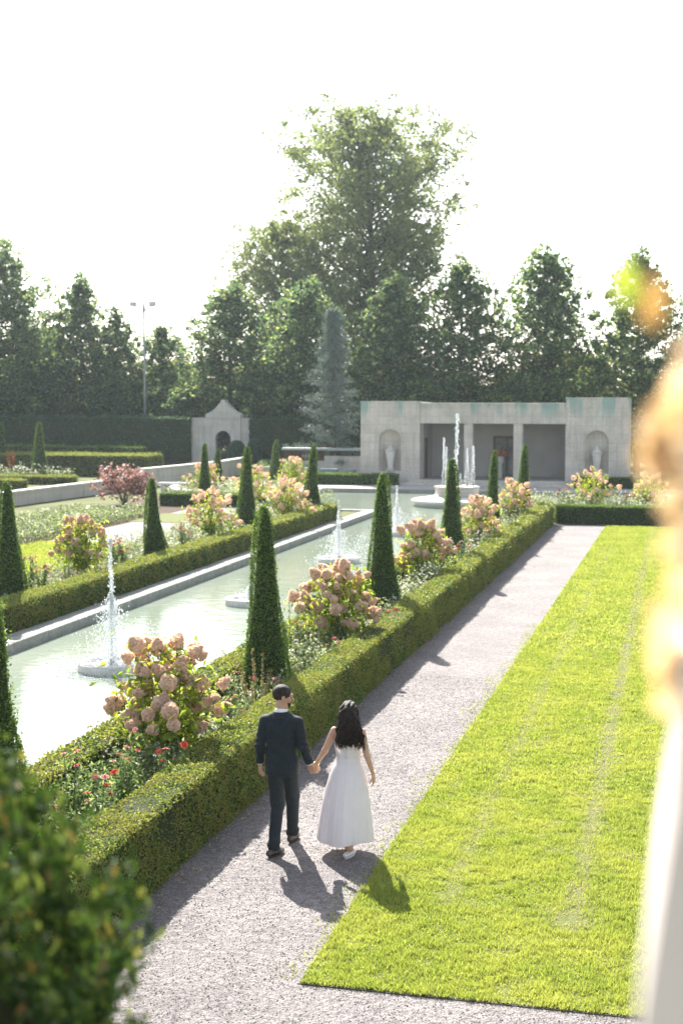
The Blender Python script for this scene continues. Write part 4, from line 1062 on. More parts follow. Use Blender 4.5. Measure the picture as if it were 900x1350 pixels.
for k, (pr, x, y, s, sz, lab) in enumerate([
 (lin_a, -9.0, 90, 1.05, 1.03, 'tall pyramid shaped linden tree above the centre of the pavilion roof'),
 (lin_b, -3.4, 90, 1.05, 1.03, 'pointed linden tree behind the right urn block, under the floating orange leaf'),
 (lin_c, -14.4, 90.5, 1.0, 1.07, 'dark linden tree above the left urn block with a blunt split top'),
 (lin_a, 1.9, 90, 1.0, 1.0, 'linden tree at the right picture edge behind the autumn leaves'),
 (lin_b, -19.3, 92, 1.15, .95, 'dark linden tree right behind the blue spruce'),
 (lin_c, -25.6, 93, 1.15, 1.02, 'dark linden tree left of the blue spruce under the leaning tree'),
 (lin_a, -31.9, 96, 1.2, .93, 'open crowned linden tree behind the stone gateway'),
 (lin_b, -42.6, 95, 1.0, 1.0, 'tall pointed linden tree left of the floodlight mast'),
 (lin_c, -38.1, 99, .85, .80, 'small linden tree just right of the floodlight mast'),
 (lin_c, -46.0, 97, 1.0, .80, 'lower linden tree between the big left tree and the pointed one'),
 (lin_b, -39.9, 95.5, .75, .83, 'slim linden tree close left of the floodlight mast'),
 (rd, -47.8, 92, 1.0, .98, 'large round dark tree at the left picture edge'),
]):
    c = copy_tree(pr); c.location = (x, y, 0); scaled(c, s, sz); c.rotation_euler = (0, 0, k*1.7); tag(c, lab, 'tree', 'row of trees behind the garden')
bgl = ['behind the tall hedge at the far left edge', 'between the pointed linden and the mast', 'low and yellow green, right of the mast', 'behind the gateway, left side', 'behind the gateway, right side', 'seen between the gateway and the spruce',
 'behind the dark trunks left of the pavilion', 'over the left end of the pavilion roof', 'over the first pavilion opening', 'over the middle of the pavilion roof', 'over the right end of the pavilion roof', 'behind the blurred autumn leaves']
for k, x in enumerate((-63, -56.5, -50, -43.5, -38, -32, -26, -20.5, -15, -9.5, -4, 2)):
    c = copy_tree(bk); c.location = (x, 113+(k*37 % 9), 0); s = .95+.12*math.sin(k*2.3); scaled(c, s*1.05, s*.82); c.rotation_euler = (0, 0, k*2.1)
    tag(c, 'sunlit yellow green tree ' + bgl[k], 'tree', 'background trees beyond the row')
for p in (lin_a, lin_b, lin_c, rd, bk): drop(p)
# undergrowth that closes the view under the crowns
lowl = ['at the far left edge', 'under the big round tree', 'under the pointed linden', 'left of the mast foot', 'right of the mast foot', 'left of the gateway top', 'right of the gateway top', 'left of the spruce', 'right of the spruce', 'above the left niche', 'above the first opening', 'above the second opening', 'above the third opening', 'above the right niche', 'right of the pavilion']
bushp = tree_proto('understory_bush', 6.8, 3.0, .1, rnd, 70, 10, 34, .21, 'linden', 33, .3, .7, .08)
for k in range(15):
    x = -54+k*4.0; c = copy_tree(bushp); c.location = (x, 94.5+(k*29 % 5), 0); s = .95+.15*math.sin(k*1.9); scaled(c, s, s*(.82+.2*math.sin(k*3.1))); c.rotation_euler = (0, 0, k*1.3)
    tag(c, 'bushy dark undergrowth ' + lowl[k] + ', above the wall line', 'bush', 'undergrowth below the tree row')
drop(bushp)
c = tree_proto('poplar_tree', 25.4, 7.0, 6.0, pop, 150, 8, 40, .26, 'poplar', 26, .8, .95, .42, gapn=.2, droop=.5, fill=20000, gs=1.3)
c.location = (-24.9, 110, 0); c.scale = (1.10, 1.10, 1.05); tag(c, 'tallest tree, a broad airy poplar rising above everything in the centre', 'tree')
c2 = tree_proto('poplar_tree', 18.4, 5.2, 3.0, lambda t: np.interp(t, [0, .15, .45, .7, .88, 1], [.6, .9, 1, .8, .45, .1]), 120, 8, 34, .24, 'poplar', 27, .75, .85, .26, lean=(-.07, 0), gapn=.25, droop=.5, fill=9000, gs=1.2)
c2.location = (-29.3, 104, 0); tag(c2, 'lower yellowish poplar leaning left of the tallest tree', 'tree')
def spruce():
    rng = np.random.default_rng(61); o = empty('blue_spruce', (-20.6, 81.5, 0)); tag(o, 'pale blue grey spruce with ragged outline left of the pavilion', 'tree')
    tk = MB(); tk.tube([(0, 0, 0), (.05, 0, 5), (-.05, 0, 9.8)], [.2, .12, .02], 8); lf = MB(); pts = []
    H = 9.9
    for i in range(120):
        t = (i/120)**1.0; z = .5+(H-.6)*t; r = 2.75*(1-t)**.9*rng.uniform(.3, 1.2)+.06; a = i*2.39996+rng.normal()*.3
        d = np.array([math.cos(a), math.sin(a), .12-.25*(1-t)]); e = np.array([0, 0, z])+d*r
        tk.tube([(0, 0, z), e], [.03*(1-t)+.01, .006], 4)
        for k in range(7):
            u = rng.uniform(.25, 1.05); c = np.array([0, 0, z])+d*r*u; m = 26
            pts.append(c+rng.normal(size=(m, 3))*[.19, .19, .11])
    tk.build('trunk', M['bark'], o); Q = np.concatenate(pts); lf.leaves(Q, None, .15, rng, .30, droop=.3); lf.build('crown', M['spruce'], o)
spruce()

# ------------------------------------------------------------------ close to the camera
def arborvitae():
    rng = np.random.default_rng(77); o = empty('arborvitae', (-1.90, 2.3, .14)); tag(o, 'blurred dark green conifer shrub filling the bottom left corner', 'shrub')
    tk = MB(); tk.tube([(0, 0, 0), (0, 0, 2.2), (0, 0, 3.9)], [.07, .05, .015], 8); lf = MB()
    prof = lambda z: np.interp(z, [0, .6, 2.4, 3.2, 3.7, 4.0, 4.18], [.8, .95, .93, .84, .68, .45, .06])
    core = MB(); core.lathe([(max(.01, float(prof(z))-.09), z) for z in np.linspace(0.05, 4.1, 16)], 18); core.build('branch_core', M['core'], o)
    n = 7000; z = 4.2-2.4*rng.random(n)**1.2
    a = rng.uniform(0, 6.28, n); r = prof(z)*(1+.22*(vnoise(a*1.6+9, z*2.2, .30, 6)-.5)*2)+rng.normal(size=n)*.02
    C = np.stack([r*np.cos(a), r*np.sin(a), z], 1); N = np.stack([np.cos(a), np.sin(a), np.full(n, .8)], 1); N /= np.linalg.norm(N, axis=1)[:, None]
    # each spray: a fan of small flat scale leaves
    for k in range(9):
        off = N*(k*.010) + rng.normal(size=(n, 3))*.014
        lf.leaves(C+off, N, .042, rng, .40, .6, mat=0, ln=(0, 0, .9))
    zl = rng.uniform(.1, 1.6, 5000); al = rng.uniform(0, 6.28, 5000); rl = prof(zl)
    lf.leaves(np.stack([rl*np.cos(al), rl*np.sin(al), zl], 1), None, .07, rng, .4)
    tk.build('trunk', M['bark'], o); lf.build('foliage', M['thuja'], o)
arborvitae()
def pier():
    o = empty('stone_pier', (.32, 1.12, 0)); tag(o, 'blurred pale pink stone pier at the right picture edge', 'pier')
    b = MB(); prof = [(0, -.352), (4.36, -.352), (4.44, -.348), (4.52, -.338), (4.60, -.328), (4.70, -.325)]
    V = []
    for z, xl in prof: V += [(xl+.001, -.25, z), (.30, -.25, z), (.30, .25, z), (xl+.001, .25, z), (xl, .249, z), (xl, -.249, z)]
    n = len(prof); F = [(k*6+i, k*6+(i+1) % 6, (k+1)*6+(i+1) % 6, (k+1)*6+i) for k in range(n-1) for i in range(6)]
    b.add(V, [np.array(F), np.array([[(n-1)*6+i for i in range(6)]])]); b.build('shaft', M['pierstone'], o)
    b = MB(); b.bbox(-.322, .28, -.23, .23, 4.702, 4.96, .02); b.build('upper_block', M['pierstone'], o)
pier()
def vine():
    rng = np.random.default_rng(5); o = empty('climbing_vine', (.02, 1.0, 0)); tag(o, 'blurred yellow and orange autumn vine over the pier at the right edge', 'vine')
    st = MB()
    st.tube([(.06, -.16, 3.6), (.05, -.17, 4.3), (.03, -.10, 4.75), (.01, -.05, 4.86), (-.02, -.02, 4.93)], [.006, .005, .004, .003, .002], 5)
    st.tube([(.03, -.10, 4.75), (-.02, 0, 4.80), (-.045, .0, 4.80)], [.004, .003, .002], 5)
    st.build('stems', M['drywood'], o)
    V = MB(); pts = []
    def patch(n, x, z, sx, sz, y=0.0, sy=.03): pts.append(np.stack([x+rng.normal(size=n)*sx, y+rng.normal(size=n)*sy, z+rng.normal(size=n)*sz], 1))
    patch(26, -.022, 4.835, .006, .018); patch(22, -.040, 4.818, .005, .014, 0, .01); patch(26, -.020, 4.775, .007, .02); patch(60, -.014, 4.71, .007, .035); patch(60, .012, 4.78, .012, .05)
    patch(20, -.030, 4.665, .006, .012)
    P = np.concatenate(pts); V.leaves(P, np.tile([.1, -1, .3], (len(P), 1)), .030, rng, .85, .4); V.build('leaves', M['vine'], o)
    g = MB(); g.leaves([(-.068, .0, 4.930), (-.063, .004, 4.920), (-.073, .003, 4.917)], np.tile([0, -1, .1], (3, 1)), .024, rng, .8, .35); g.build('leaves', M['vinegreen'], o)
    q = MB(); q.leaves([(-.047, .0, 4.925), (-.050, .01, 4.905), (-.046, .002, 4.912)], np.tile([0, -1, .1], (3, 1)), .022, rng, .8, .35); q.build('leaves', M['vineorange'], o)
vine()
#PEOPLE-BEGIN
# ------------------------------------------------------------------ people (implicit surfaces meshed with surface nets)
class Field:
    def __init__(self, lo, hi, h):
        self.lo = np.array(lo, float); self.h = h
        self.n = (np.ceil((np.array(hi)-lo)/h)+1).astype(int)
        self.F = np.full(self.n, 1.0, dtype=np.float32)
    def grid(self, sl):
        a = [self.lo[i]+np.arange(sl[i].start, sl[i].stop)*self.h for i in range(3)]
        return np.stack(np.meshgrid(*a, indexing='ij'), -1)
    def region(self, lo, hi, m):
        sl = []
        for i in range(3):
            a = max(0, int((lo[i]-m-self.lo[i])/self.h)); b = min(self.n[i], int((hi[i]+m-self.lo[i])/self.h)+2)
            sl.append(slice(a, max(a, b)))
        return tuple(sl)
    def smin(self, sl, d, k):
        A = self.F[sl]; hh = np.clip(.5+.5*(A-d)/k, 0, 1)
        self.F[sl] = A*(1-hh)+d*hh-k*hh*(1-hh)
    def cone(self, a, b, ra, rb, k=.02, sc=(1, 1, 1)):
        """tapered capsule; sc squashes space (e.g. a flat torso)"""
        a = np.array(a, float); b = np.array(b, float); sc = np.array(sc, float); R_ = max(ra, rb)
        sl = self.region(np.minimum(a, b)-R_*np.maximum(sc, 1), np.maximum(a, b)+R_*np.maximum(sc, 1), .05+k)
        P = self.grid(sl)
        if P.size == 0: return
        p = (P-a)/sc; ab = (b-a)/sc; L = (ab**2).sum()+1e-12
        t = np.clip((p@ab)/L, 0, 1)
        d = (np.linalg.norm(p-t[..., None]*ab, axis=-1)-(ra+(rb-ra)*t))*float(min(sc))
        self.smin(sl, d.astype(np.float32), k)
    def ell(self, c, r, Rm=None, k=.015):
        c = np.array(c, float); r = np.array(r, float); m = r.max()
        sl = self.region(c-m, c+m, .05+k); P = self.grid(sl)-c
        if P.size == 0: return
        if Rm is not None: P = P@Rm
        q = np.linalg.norm(P/r, axis=-1); g = np.linalg.norm(P/(r*r), axis=-1)+1e-9
        self.smin(sl, (q*(q-1)/g).astype(np.float32), k)
    def chain(self, pts, rad, k=.02, sc=(1, 1, 1)):
        for i in range(len(pts)-1): self.cone(pts[i], pts[i+1], rad[i], rad[i+1], k, sc)
    def cut(self, fn):
        """keep only where fn(P) < 0"""
        P = self.grid((slice(0, self.n[0]), slice(0, self.n[1]), slice(0, self.n[2])))
        self.F = np.maximum(self.F, fn(P).astype(np.float32))
    def folds(self, fn):
        P = self.grid((slice(0, self.n[0]), slice(0, self.n[1]), slice(0, self.n[2])))
        self.F = self.F + fn(P).astype(np.float32)
    def mesh(self):
        F = self.F; s = F < 0; n = self.n
        c = [(i, j, k) for i in (0, 1) for j in (0, 1) for k in (0, 1)]
        m = n-1
        cnt = sum(s[i:i+m[0], j:j+m[1], k:k+m[2]].astype(np.int8) for i, j, k in c)
        act = (cnt > 0) & (cnt < 8); idx = np.full(m, -1, dtype=np.int64); A = np.argwhere(act); idx[act] = np.arange(len(A))
        acc = np.zeros((len(A), 3)); num = np.zeros(len(A))
        for ai in range(3):
            for u in (0, 1):
                for v in (0, 1):
                    o0 = [0, 0, 0]; b = [x for x in range(3) if x != ai]; o0[b[0]] = u; o0[b[1]] = v
                    o1 = list(o0); o1[ai] = 1
                    p0 = A+o0; p1 = A+o1
                    f0 = F[p0[:, 0], p0[:, 1], p0[:, 2]]; f1 = F[p1[:, 0], p1[:, 1], p1[:, 2]]
                    x = (f0 < 0) != (f1 < 0); t = np.where(x, f0/(f0-f1+1e-12), 0)
                    q = p0+t[:, None]*(np.array(o1)-np.array(o0)); acc[x] += q[x]; num[x] += 1
        V = acc/num[:, None]*self.h+self.lo
        Q = []
        for ai in range(3):
            b, d = (ai+1) % 3, (ai+2) % 3
            s0 = [slice(None)]*3; s1 = [slice(None)]*3; s0[ai] = slice(0, n[ai]-1); s1[ai] = slice(1, n[ai])
            E0 = s[tuple(s0)]; E1 = s[tuple(s1)]; e = np.argwhere(E0 != E1)
            e = e[(e[:, b] > 0) & (e[:, d] > 0) & (e[:, b] < n[b]-1) & (e[:, d] < n[d]-1)]
            def at(db, dd):
                q = e.copy(); q[:, b] -= db; q[:, d] -= dd; return idx[q[:, 0], q[:, 1], q[:, 2]]
            f = np.stack([at(1, 1), at(0, 1), at(0, 0), at(1, 0)], 1)
            inside = E0[e[:, 0], e[:, 1], e[:, 2]]
            f[~inside] = f[~inside][:, ::-1]; Q.append(f)
        Q = np.concatenate(Q); Q = Q[(Q >= 0).all(1)]
        return V, Q
    def build(self, name, mat, parent):
        V, Q = self.mesh(); mb = MB(); mb.add(V, Q, 0, True); return mb.build(name, mat, parent)

def unit(v): v = np.array(v, float); return v/np.linalg.norm(v)
def hand(f, wrist, d, nrm, curl=.5, s=1., thumb_side=1):
    """palm, four unequal bent fingers and a thumb that leaves the side of the palm. d: along the hand, nrm: out of the back"""
    d = unit(d); n = unit(np.array(nrm)-np.dot(nrm, d)*d); w = np.cross(d, n)*thumb_side     # w points to the thumb
    W = np.array(wrist, float)
    for u in (-.026, -.009, .009, .026):
        f.cone(W+w*u*.6*s, W+d*.078*s+w*u*s, .015*s, .0125*s, .008)
    for u, L in ((-.030, .060), (-.010, .074), (.010, .078), (.030, .070)):
        a = W+d*.08*s+w*u*s; ang = curl*.5; dd = d
        for j, l in enumerate((.42, .32, .26)):
            ang_ = curl*(.5+.55*j); dd = unit(d*math.cos(ang_)-n*math.sin(ang_)); b = a+dd*L*l*s
            f.cone(a, b, .0092*s-.0008*j, .0086*s-.0008*j, .003); a = b
    a = W+d*.02*s+w*.022*s; b = a+unit(d*.7+w*.7-n*.35)*.038*s; c = b+unit(d*.9+w*.15-n*.5)*.032*s; e = c+unit(d*.9-w*.1-n*.6)*.024*s
    f.cone(a, b, .0135*s, .011*s, .008); f.cone(b, c, .0105*s, .0095*s, .004); f.cone(c, e, .0092*s, .008*s, .004)
def head(f, c, face, s=1., up=(0, 0, 1)):
    fd = unit(face); u = unit(np.array(up)-np.dot(up, fd)*fd); r = np.cross(fd, u)
    Rm = np.stack([r, fd, u], 1); L = lambda x, y, z: np.array(c)+(r*x+fd*y+u*z)*s
    f.ell(L(0, -.012, .028), np.array([.074, .092, .088])*s, Rm)
    f.ell(L(0, .022, -.035), np.array([.056, .062, .075])*s, Rm, .03)
    f.ell(L(0, .055, -.085), np.array([.028, .026, .020])*s, Rm, .03)           # chin
    f.cone(L(0, .083, .02), L(0, .108, -.022), .009*s, .013*s, .012)           # nose
    f.ell(L(0, .078, -.055), np.array([.024, .014, .010])*s, Rm, .01)           # mouth
    f.ell(L(0, .078, .034), np.array([.05, .018, .011])*s, Rm, .015)            # brow
    for q in (-1, 1):
        f.ell(L(q*.034, .060, -.022), np.array([.022, .022, .02])*s, Rm, .02)   # cheek
        f.ell(L(q*.078, -.004, -.004), np.array([.009, .020, .031])*s, Rm, .006) # ear
    return Rm, L

def cloth(name, c1, c2, rough=.75, scale=40, bump=.25, trans=0., bs=14, sheen=.06):
    m = surf(name, c1, c2, scale, rough, bump, bs, .25)
    p = [n for n in m.node_tree.nodes if n.type == 'BSDF_PRINCIPLED'][0]
    p.inputs['Sheen Weight'].default_value = sheen
    if trans:
        nt = m.node_tree; t = nt.nodes.new('ShaderNodeBsdfTranslucent'); t.inputs['Color'].default_value = (*c2, 1)
        mx = nt.nodes.new('ShaderNodeMixShader'); mx.inputs[0].default_value = trans
        out = [n for n in nt.nodes if n.type == 'OUTPUT_MATERIAL'][0]
        nt.links.new(p.outputs[0], mx.inputs[1]); nt.links.new(t.outputs[0], mx.inputs[2]); nt.links.new(mx.outputs[0], out.inputs[0])
    return m
M['suit'] = cloth('charcoal_wool', (.009, .014, .019), (.017, .025, .031))
M['trouser'] = cloth('charcoal_trousers', (.012, .017, .020), (.022, .029, .032))
M['shirt'] = cloth('white_shirt', (.7, .72, .75), (.8, .82, .84))
M['gown'] = cloth('ivory_satin', (.89, .85, .85), (.94, .90, .91), .45, 20, .15, .38, 10)
M['skin'] = surf('skin', (.42, .24, .16), (.50, .30, .20), 18, .5, .08, 160, .35)
M['skinw'] = surf('warm_skin', (.50, .29, .19), (.58, .36, .25), 18, .45, .08, 160, .4)
for k in ('skin', 'skinw'):
    p = [n for n in M[k].node_tree.nodes if n.type == 'BSDF_PRINCIPLED'][0]; p.inputs['Subsurface Weight'].default_value = .12
    p.inputs['Subsurface Scale'].default_value = .02
M['hair'] = surf('dark_hair', (.010, .007, .005), (.040, .024, .016), 30, .55, .6, 140, .3)
M['beard'] = surf('short_beard', (.02, .014, .011), (.05, .036, .028), 60, .8, .6, 200, .2)
M['eye'] = surf('eye', (.10, .07, .05), (.16, .12, .09), 4, .2, 0, 5, .5)
M['leather'] = surf('brown_black_leather', (.03, .02, .016), (.06, .04, .03), 12, .3, .1, 60, .6)
M['whiteleather'] = surf('white_shoe_leather', (.72, .70, .68), (.8, .78, .76), 12, .35, .05, 60, .5)
M['gold'] = surf('gold_bracelet', (.7, .5, .2), (.8, .6, .3), 12, .25, 0, 60, .6, metal=1)

def shoe(name, loc, yaw, mat, parent, pitch=0., heel=.0, woman=False):
    s = .88 if woman else 1.
    f = Field((-.08, -.14, -.01), (.08, .20, .14), .005)
    f.chain([(0, -.085, .045), (0, -.02, .05), (.004, .07, .038), (.004, .135, .03)], [.034, .034, .040, .030], .02, (1, 1, .85))
    if not woman: f.cone((0, -.07, .06), (0, -.055, .095), .034, .036, .015)
    f.cut(lambda P: np.maximum(.012-P[..., 2], (P[..., 2]-.088) if not woman else (P[..., 2]-.060)))
    o = f.build(name, mat, parent)
    # sole
    mb = MB(); a = np.linspace(0, 2*math.pi, 24, endpoint=False)
    ys = .03+.125*np.cos(a); xs = (.036+.008*np.cos(a))*np.sin(a)
    V = [(x, y, 0) for x, y in zip(xs, ys)]+[(x, y, .016) for x, y in zip(xs, ys)]
    mb.add(V, [np.array([(i, (i+1) % 24, 24+(i+1) % 24, 24+i) for i in range(24)])[:, ::-1], np.array([list(range(24))]), np.array([list(range(47, 23, -1))])])
    so_ = mb.build('sole', M['leather'] if not woman else mat, o)
    o.location = loc; o.rotation_euler = (pitch, 0, yaw); o.scale = (s, s, s)
    return o

def man():
    o = empty('person', (-4.17, 14.25, 0)); tag(o, 'man in a dark suit walking away, turning his head to the woman in white', 'person', 'couple walking hand in hand')
    la = [(-.180, -.005, 1.435), (-.222, -.045, 1.16), (-.245, .03, .925)]
    ra = [(.185, 0, 1.435), (.235, -.02, 1.165), (.300, .05, .945)]
    ll = [(-.078, .0, .93), (-.050, .02, .51), (-.028, -.20, .105)]
    rl = [(.078, .02, .93), (.062, .21, .53), (.030, .32, .10)]
    face = unit((.93, .36, -.14)); hc = (.012, .03, 1.655)
    b = Field((-.36, -.30, 0), (.42, .50, 1.83), .0065)
    b.ell((0, 0, .97), (.135, .095, .12)); b.chain([(0, 0, 1.0), (0, 0, 1.15), (0, 0, 1.34)], [.105, .100, .115], .04, (1.2, .8, 1))
    b.chain([(-.11, 0, 1.37), (.11, 0, 1.37)], [.05, .05], .04)
    b.chain([(0, -.01, 1.42), (.005, .01, 1.60)], [.062, .056], .03)
    for arm in (la, ra): b.chain([np.array(arm[0])*[.88, 1, 1]-[0, 0, .05], arm[1], arm[2]], [.042, .036, .027], .02)
    for leg in (ll, rl): b.chain(leg, [.083, .055, .036], .03); b.chain([leg[2], (leg[2][0]+.01, leg[2][1]+.14, .045)], [.034, .026], .02)
    hand(b, la[2], (-.03, .12, -1), (-1, .1, 0), .75, 1., -1)
    hand(b, ra[2], (.30, .10, -1), (-.15, -1, -.1), 1.15, 1., 1)
    Rm, L = head(b, hc, face, 1.05)
    b.build('body', M['skin'], o)
    # hair, beard, eyes
    h = Field((-.12, -.12, 1.55), (.14, .18, 1.84), .005)
    h.ell(L(0, -.018, .036), (.085, .103, .095), Rm)
    def keep(P):
        q = (P-np.array(hc))@Rm
        x, y, z = q[..., 0], q[..., 1], q[..., 2]
        front = y-(.064-.25*np.maximum(0, .06-z)*0)   # hairline over the forehead
        low = -.068-z+np.maximum(0, y+.01)*.95       # rises from the nape to the temple
        side = np.where(np.abs(x) > .06, .5, 1)*0
        return np.maximum(np.maximum(low, front-.9*np.maximum(0, z-.045)), -1)
    h.cut(keep); h.folds(lambda P: .0016*np.sin(P[..., 0]*260+P[..., 2]*90)*np.sin(P[..., 1]*240+P[..., 2]*150))
    h.build('hair', M['hair'], o)
    bd = Field((-.12, -.12, 1.52), (.16, .18, 1.72), .004)
    bd.ell(L(0, .022, -.037), (.063, .069, .081), Rm); bd.ell(L(0, .055, -.086), (.032, .031, .024), Rm, .03); bd.ell(L(0, .08, -.044), (.026, .016, .008), Rm, .006)
    def kb(P):
        q = (P-np.array(hc))@Rm; y, z, x = q[..., 1], q[..., 2], np.abs(q[..., 0])
        return np.maximum(np.maximum(z+.034-np.maximum(0, x-.032)*1.1, -(y+.012)), np.minimum(.018-x, 1)*0-1)
    bd.cut(kb); bd.build('beard', M['beard'], o)
    for q in (-1, 1):
        e = MB(); blobs(e, [L(q*.030, .073, .006)], .0105, ICO2); e.build('eye', M['eye'], o)
    # shirt collar
    s = Field((-.12, -.12, 1.38), (.14, .14, 1.60), .005)
    s.chain([(0, -.008, 1.44), (.003, .002, 1.535)], [.078, .067], .01); s.cut(lambda P: np.maximum(P[..., 2]-1.532-.25*(-P[..., 1]), 1.42-P[..., 2])); s.build('shirt_collar', M['shirt'], o)
    for arm, sg in ((la, -1), (ra, 1)):
        c = Field(np.array(arm[2])-.09, np.array(arm[2])+.09, .005); d = unit(np.array(arm[2])-arm[1])
        c.cone(np.array(arm[2])-d*.06, np.array(arm[2])-d*.004, .034, .034, .004); 
        c.cut(lambda P: (P-(np.array(arm[2])-d*.0))@d); c.build('shirt_cuff', M['shirt'], o)
    # jacket
    j = Field((-.36, -.24, .78), (.42, .26, 1.60), .0065)
    j.chain([(0, -.005, .80), (0, 0, .98), (0, 0, 1.14), (0, 0, 1.34)], [.144, .138, .130, .140], .03, (1.22, .86, 1))
    j.chain([(-.150, -.005, 1.392), (.150, -.005, 1.392)], [.064, .064], .03)
    for q in (-1, 1): j.cone((q*.045, -.008, 1.455), (q*.165, -.006, 1.395), .062, .054, .03)
    for arm in (la, ra):
        w = np.array(arm[2]); d = unit(w-arm[1]); j.chain([np.array(arm[0])+[0, 0, -.035], arm[1], w-d*.03], [.060, .053, .043], .022)
    def hem(P):
        a = P[..., 0]; z = P[..., 2]
        body_zone = np.abs(a) < .215
        r = np.where(body_zone, .835-z, -1)
        # sleeves end square at the wrist
        for arm in (la, ra):
            w = np.array(arm[2]); d = unit(w-arm[1]); near = np.linalg.norm(P-w, axis=-1) < .085
            r = np.where(near & (np.abs(a) > .2), np.maximum(r, (P-(w-d*.012))@d), r)
        neck = np.linalg.norm(P-np.array([0, .02, 1.56]), axis=-1)
        r = np.maximum(r, .040-neck)
        v = np.maximum(np.abs(a)-.0030, P[..., 1]+.124); v = np.maximum(v, z-1.0)      # back vent
        r = np.maximum(r, -v)
        return r
    j.cut(hem)
    def fold(P):
        x, y, z = P[..., 0], P[..., 1], P[..., 2]
        f = .0055*np.sin(z*38+x*16+2*np.sin(x*9))*np.exp(-((z-1.12)/.16)**2)
        f += .0075*np.sin(z*95+y*40)*np.exp(-((z-1.15)/.09)**2)*(np.abs(x) > .18)
        f += .0018*np.exp(-(x/.004)**2)*(y < 0)
        return f
    j.folds(fold); jk = j.build('jacket', M['suit'], o)
    cl = Field((-.13, -.12, 1.42), (.14, .12, 1.56), .005)
    cl.chain([(0, -.012, 1.44), (.003, -.004, 1.515)], [.098, .080], .01); cl.cut(lambda P: np.maximum(np.maximum(P[..., 2]-1.512, 1.435-P[..., 2]), .071-np.hypot(P[..., 0], P[..., 1]))); cl.build('lapel_collar', M['suit'], jk)
    # trousers
    t = Field((-.24, -.34, .04), (.26, .46, .98), .0065)
    t.ell((0, 0, .93), (.165, .125, .12))
    for leg, k in ((ll, -1), (rl, 1)):
        a = np.array(leg[2]); t.chain([leg[0], leg[1], a+[0, 0, .02], a+[0, .0, -.03]], [.094, .073, .060, .062], .035)
    t.cut(lambda P: np.maximum(np.where(P[..., 1] < .05, .075-P[..., 2]+np.maximum(0, P[..., 1]+.10)*.4, .072-P[..., 2]), P[..., 2]-.96))
    def tf(P):
        x, y, z = P[..., 0], P[..., 1], P[..., 2]
        return .005*np.sin(z*60+x*30)*np.exp(-((z-.13)/.09)**2)+.0035*np.sin(z*36+y*25+x*20)*np.exp(-((z-.52)/.13)**2)+.003*np.sin(x*90+z*10)*np.exp(-((z-.85)/.1)**2)
    t.folds(tf); t.build('trousers', M['trouser'], o)
    shoe('shoe', (-.028, -.20, 0), R(-20), M['leather'], o)
    shoe('shoe', (.030, .32, 0), R(-4), M['leather'], o)
    return o

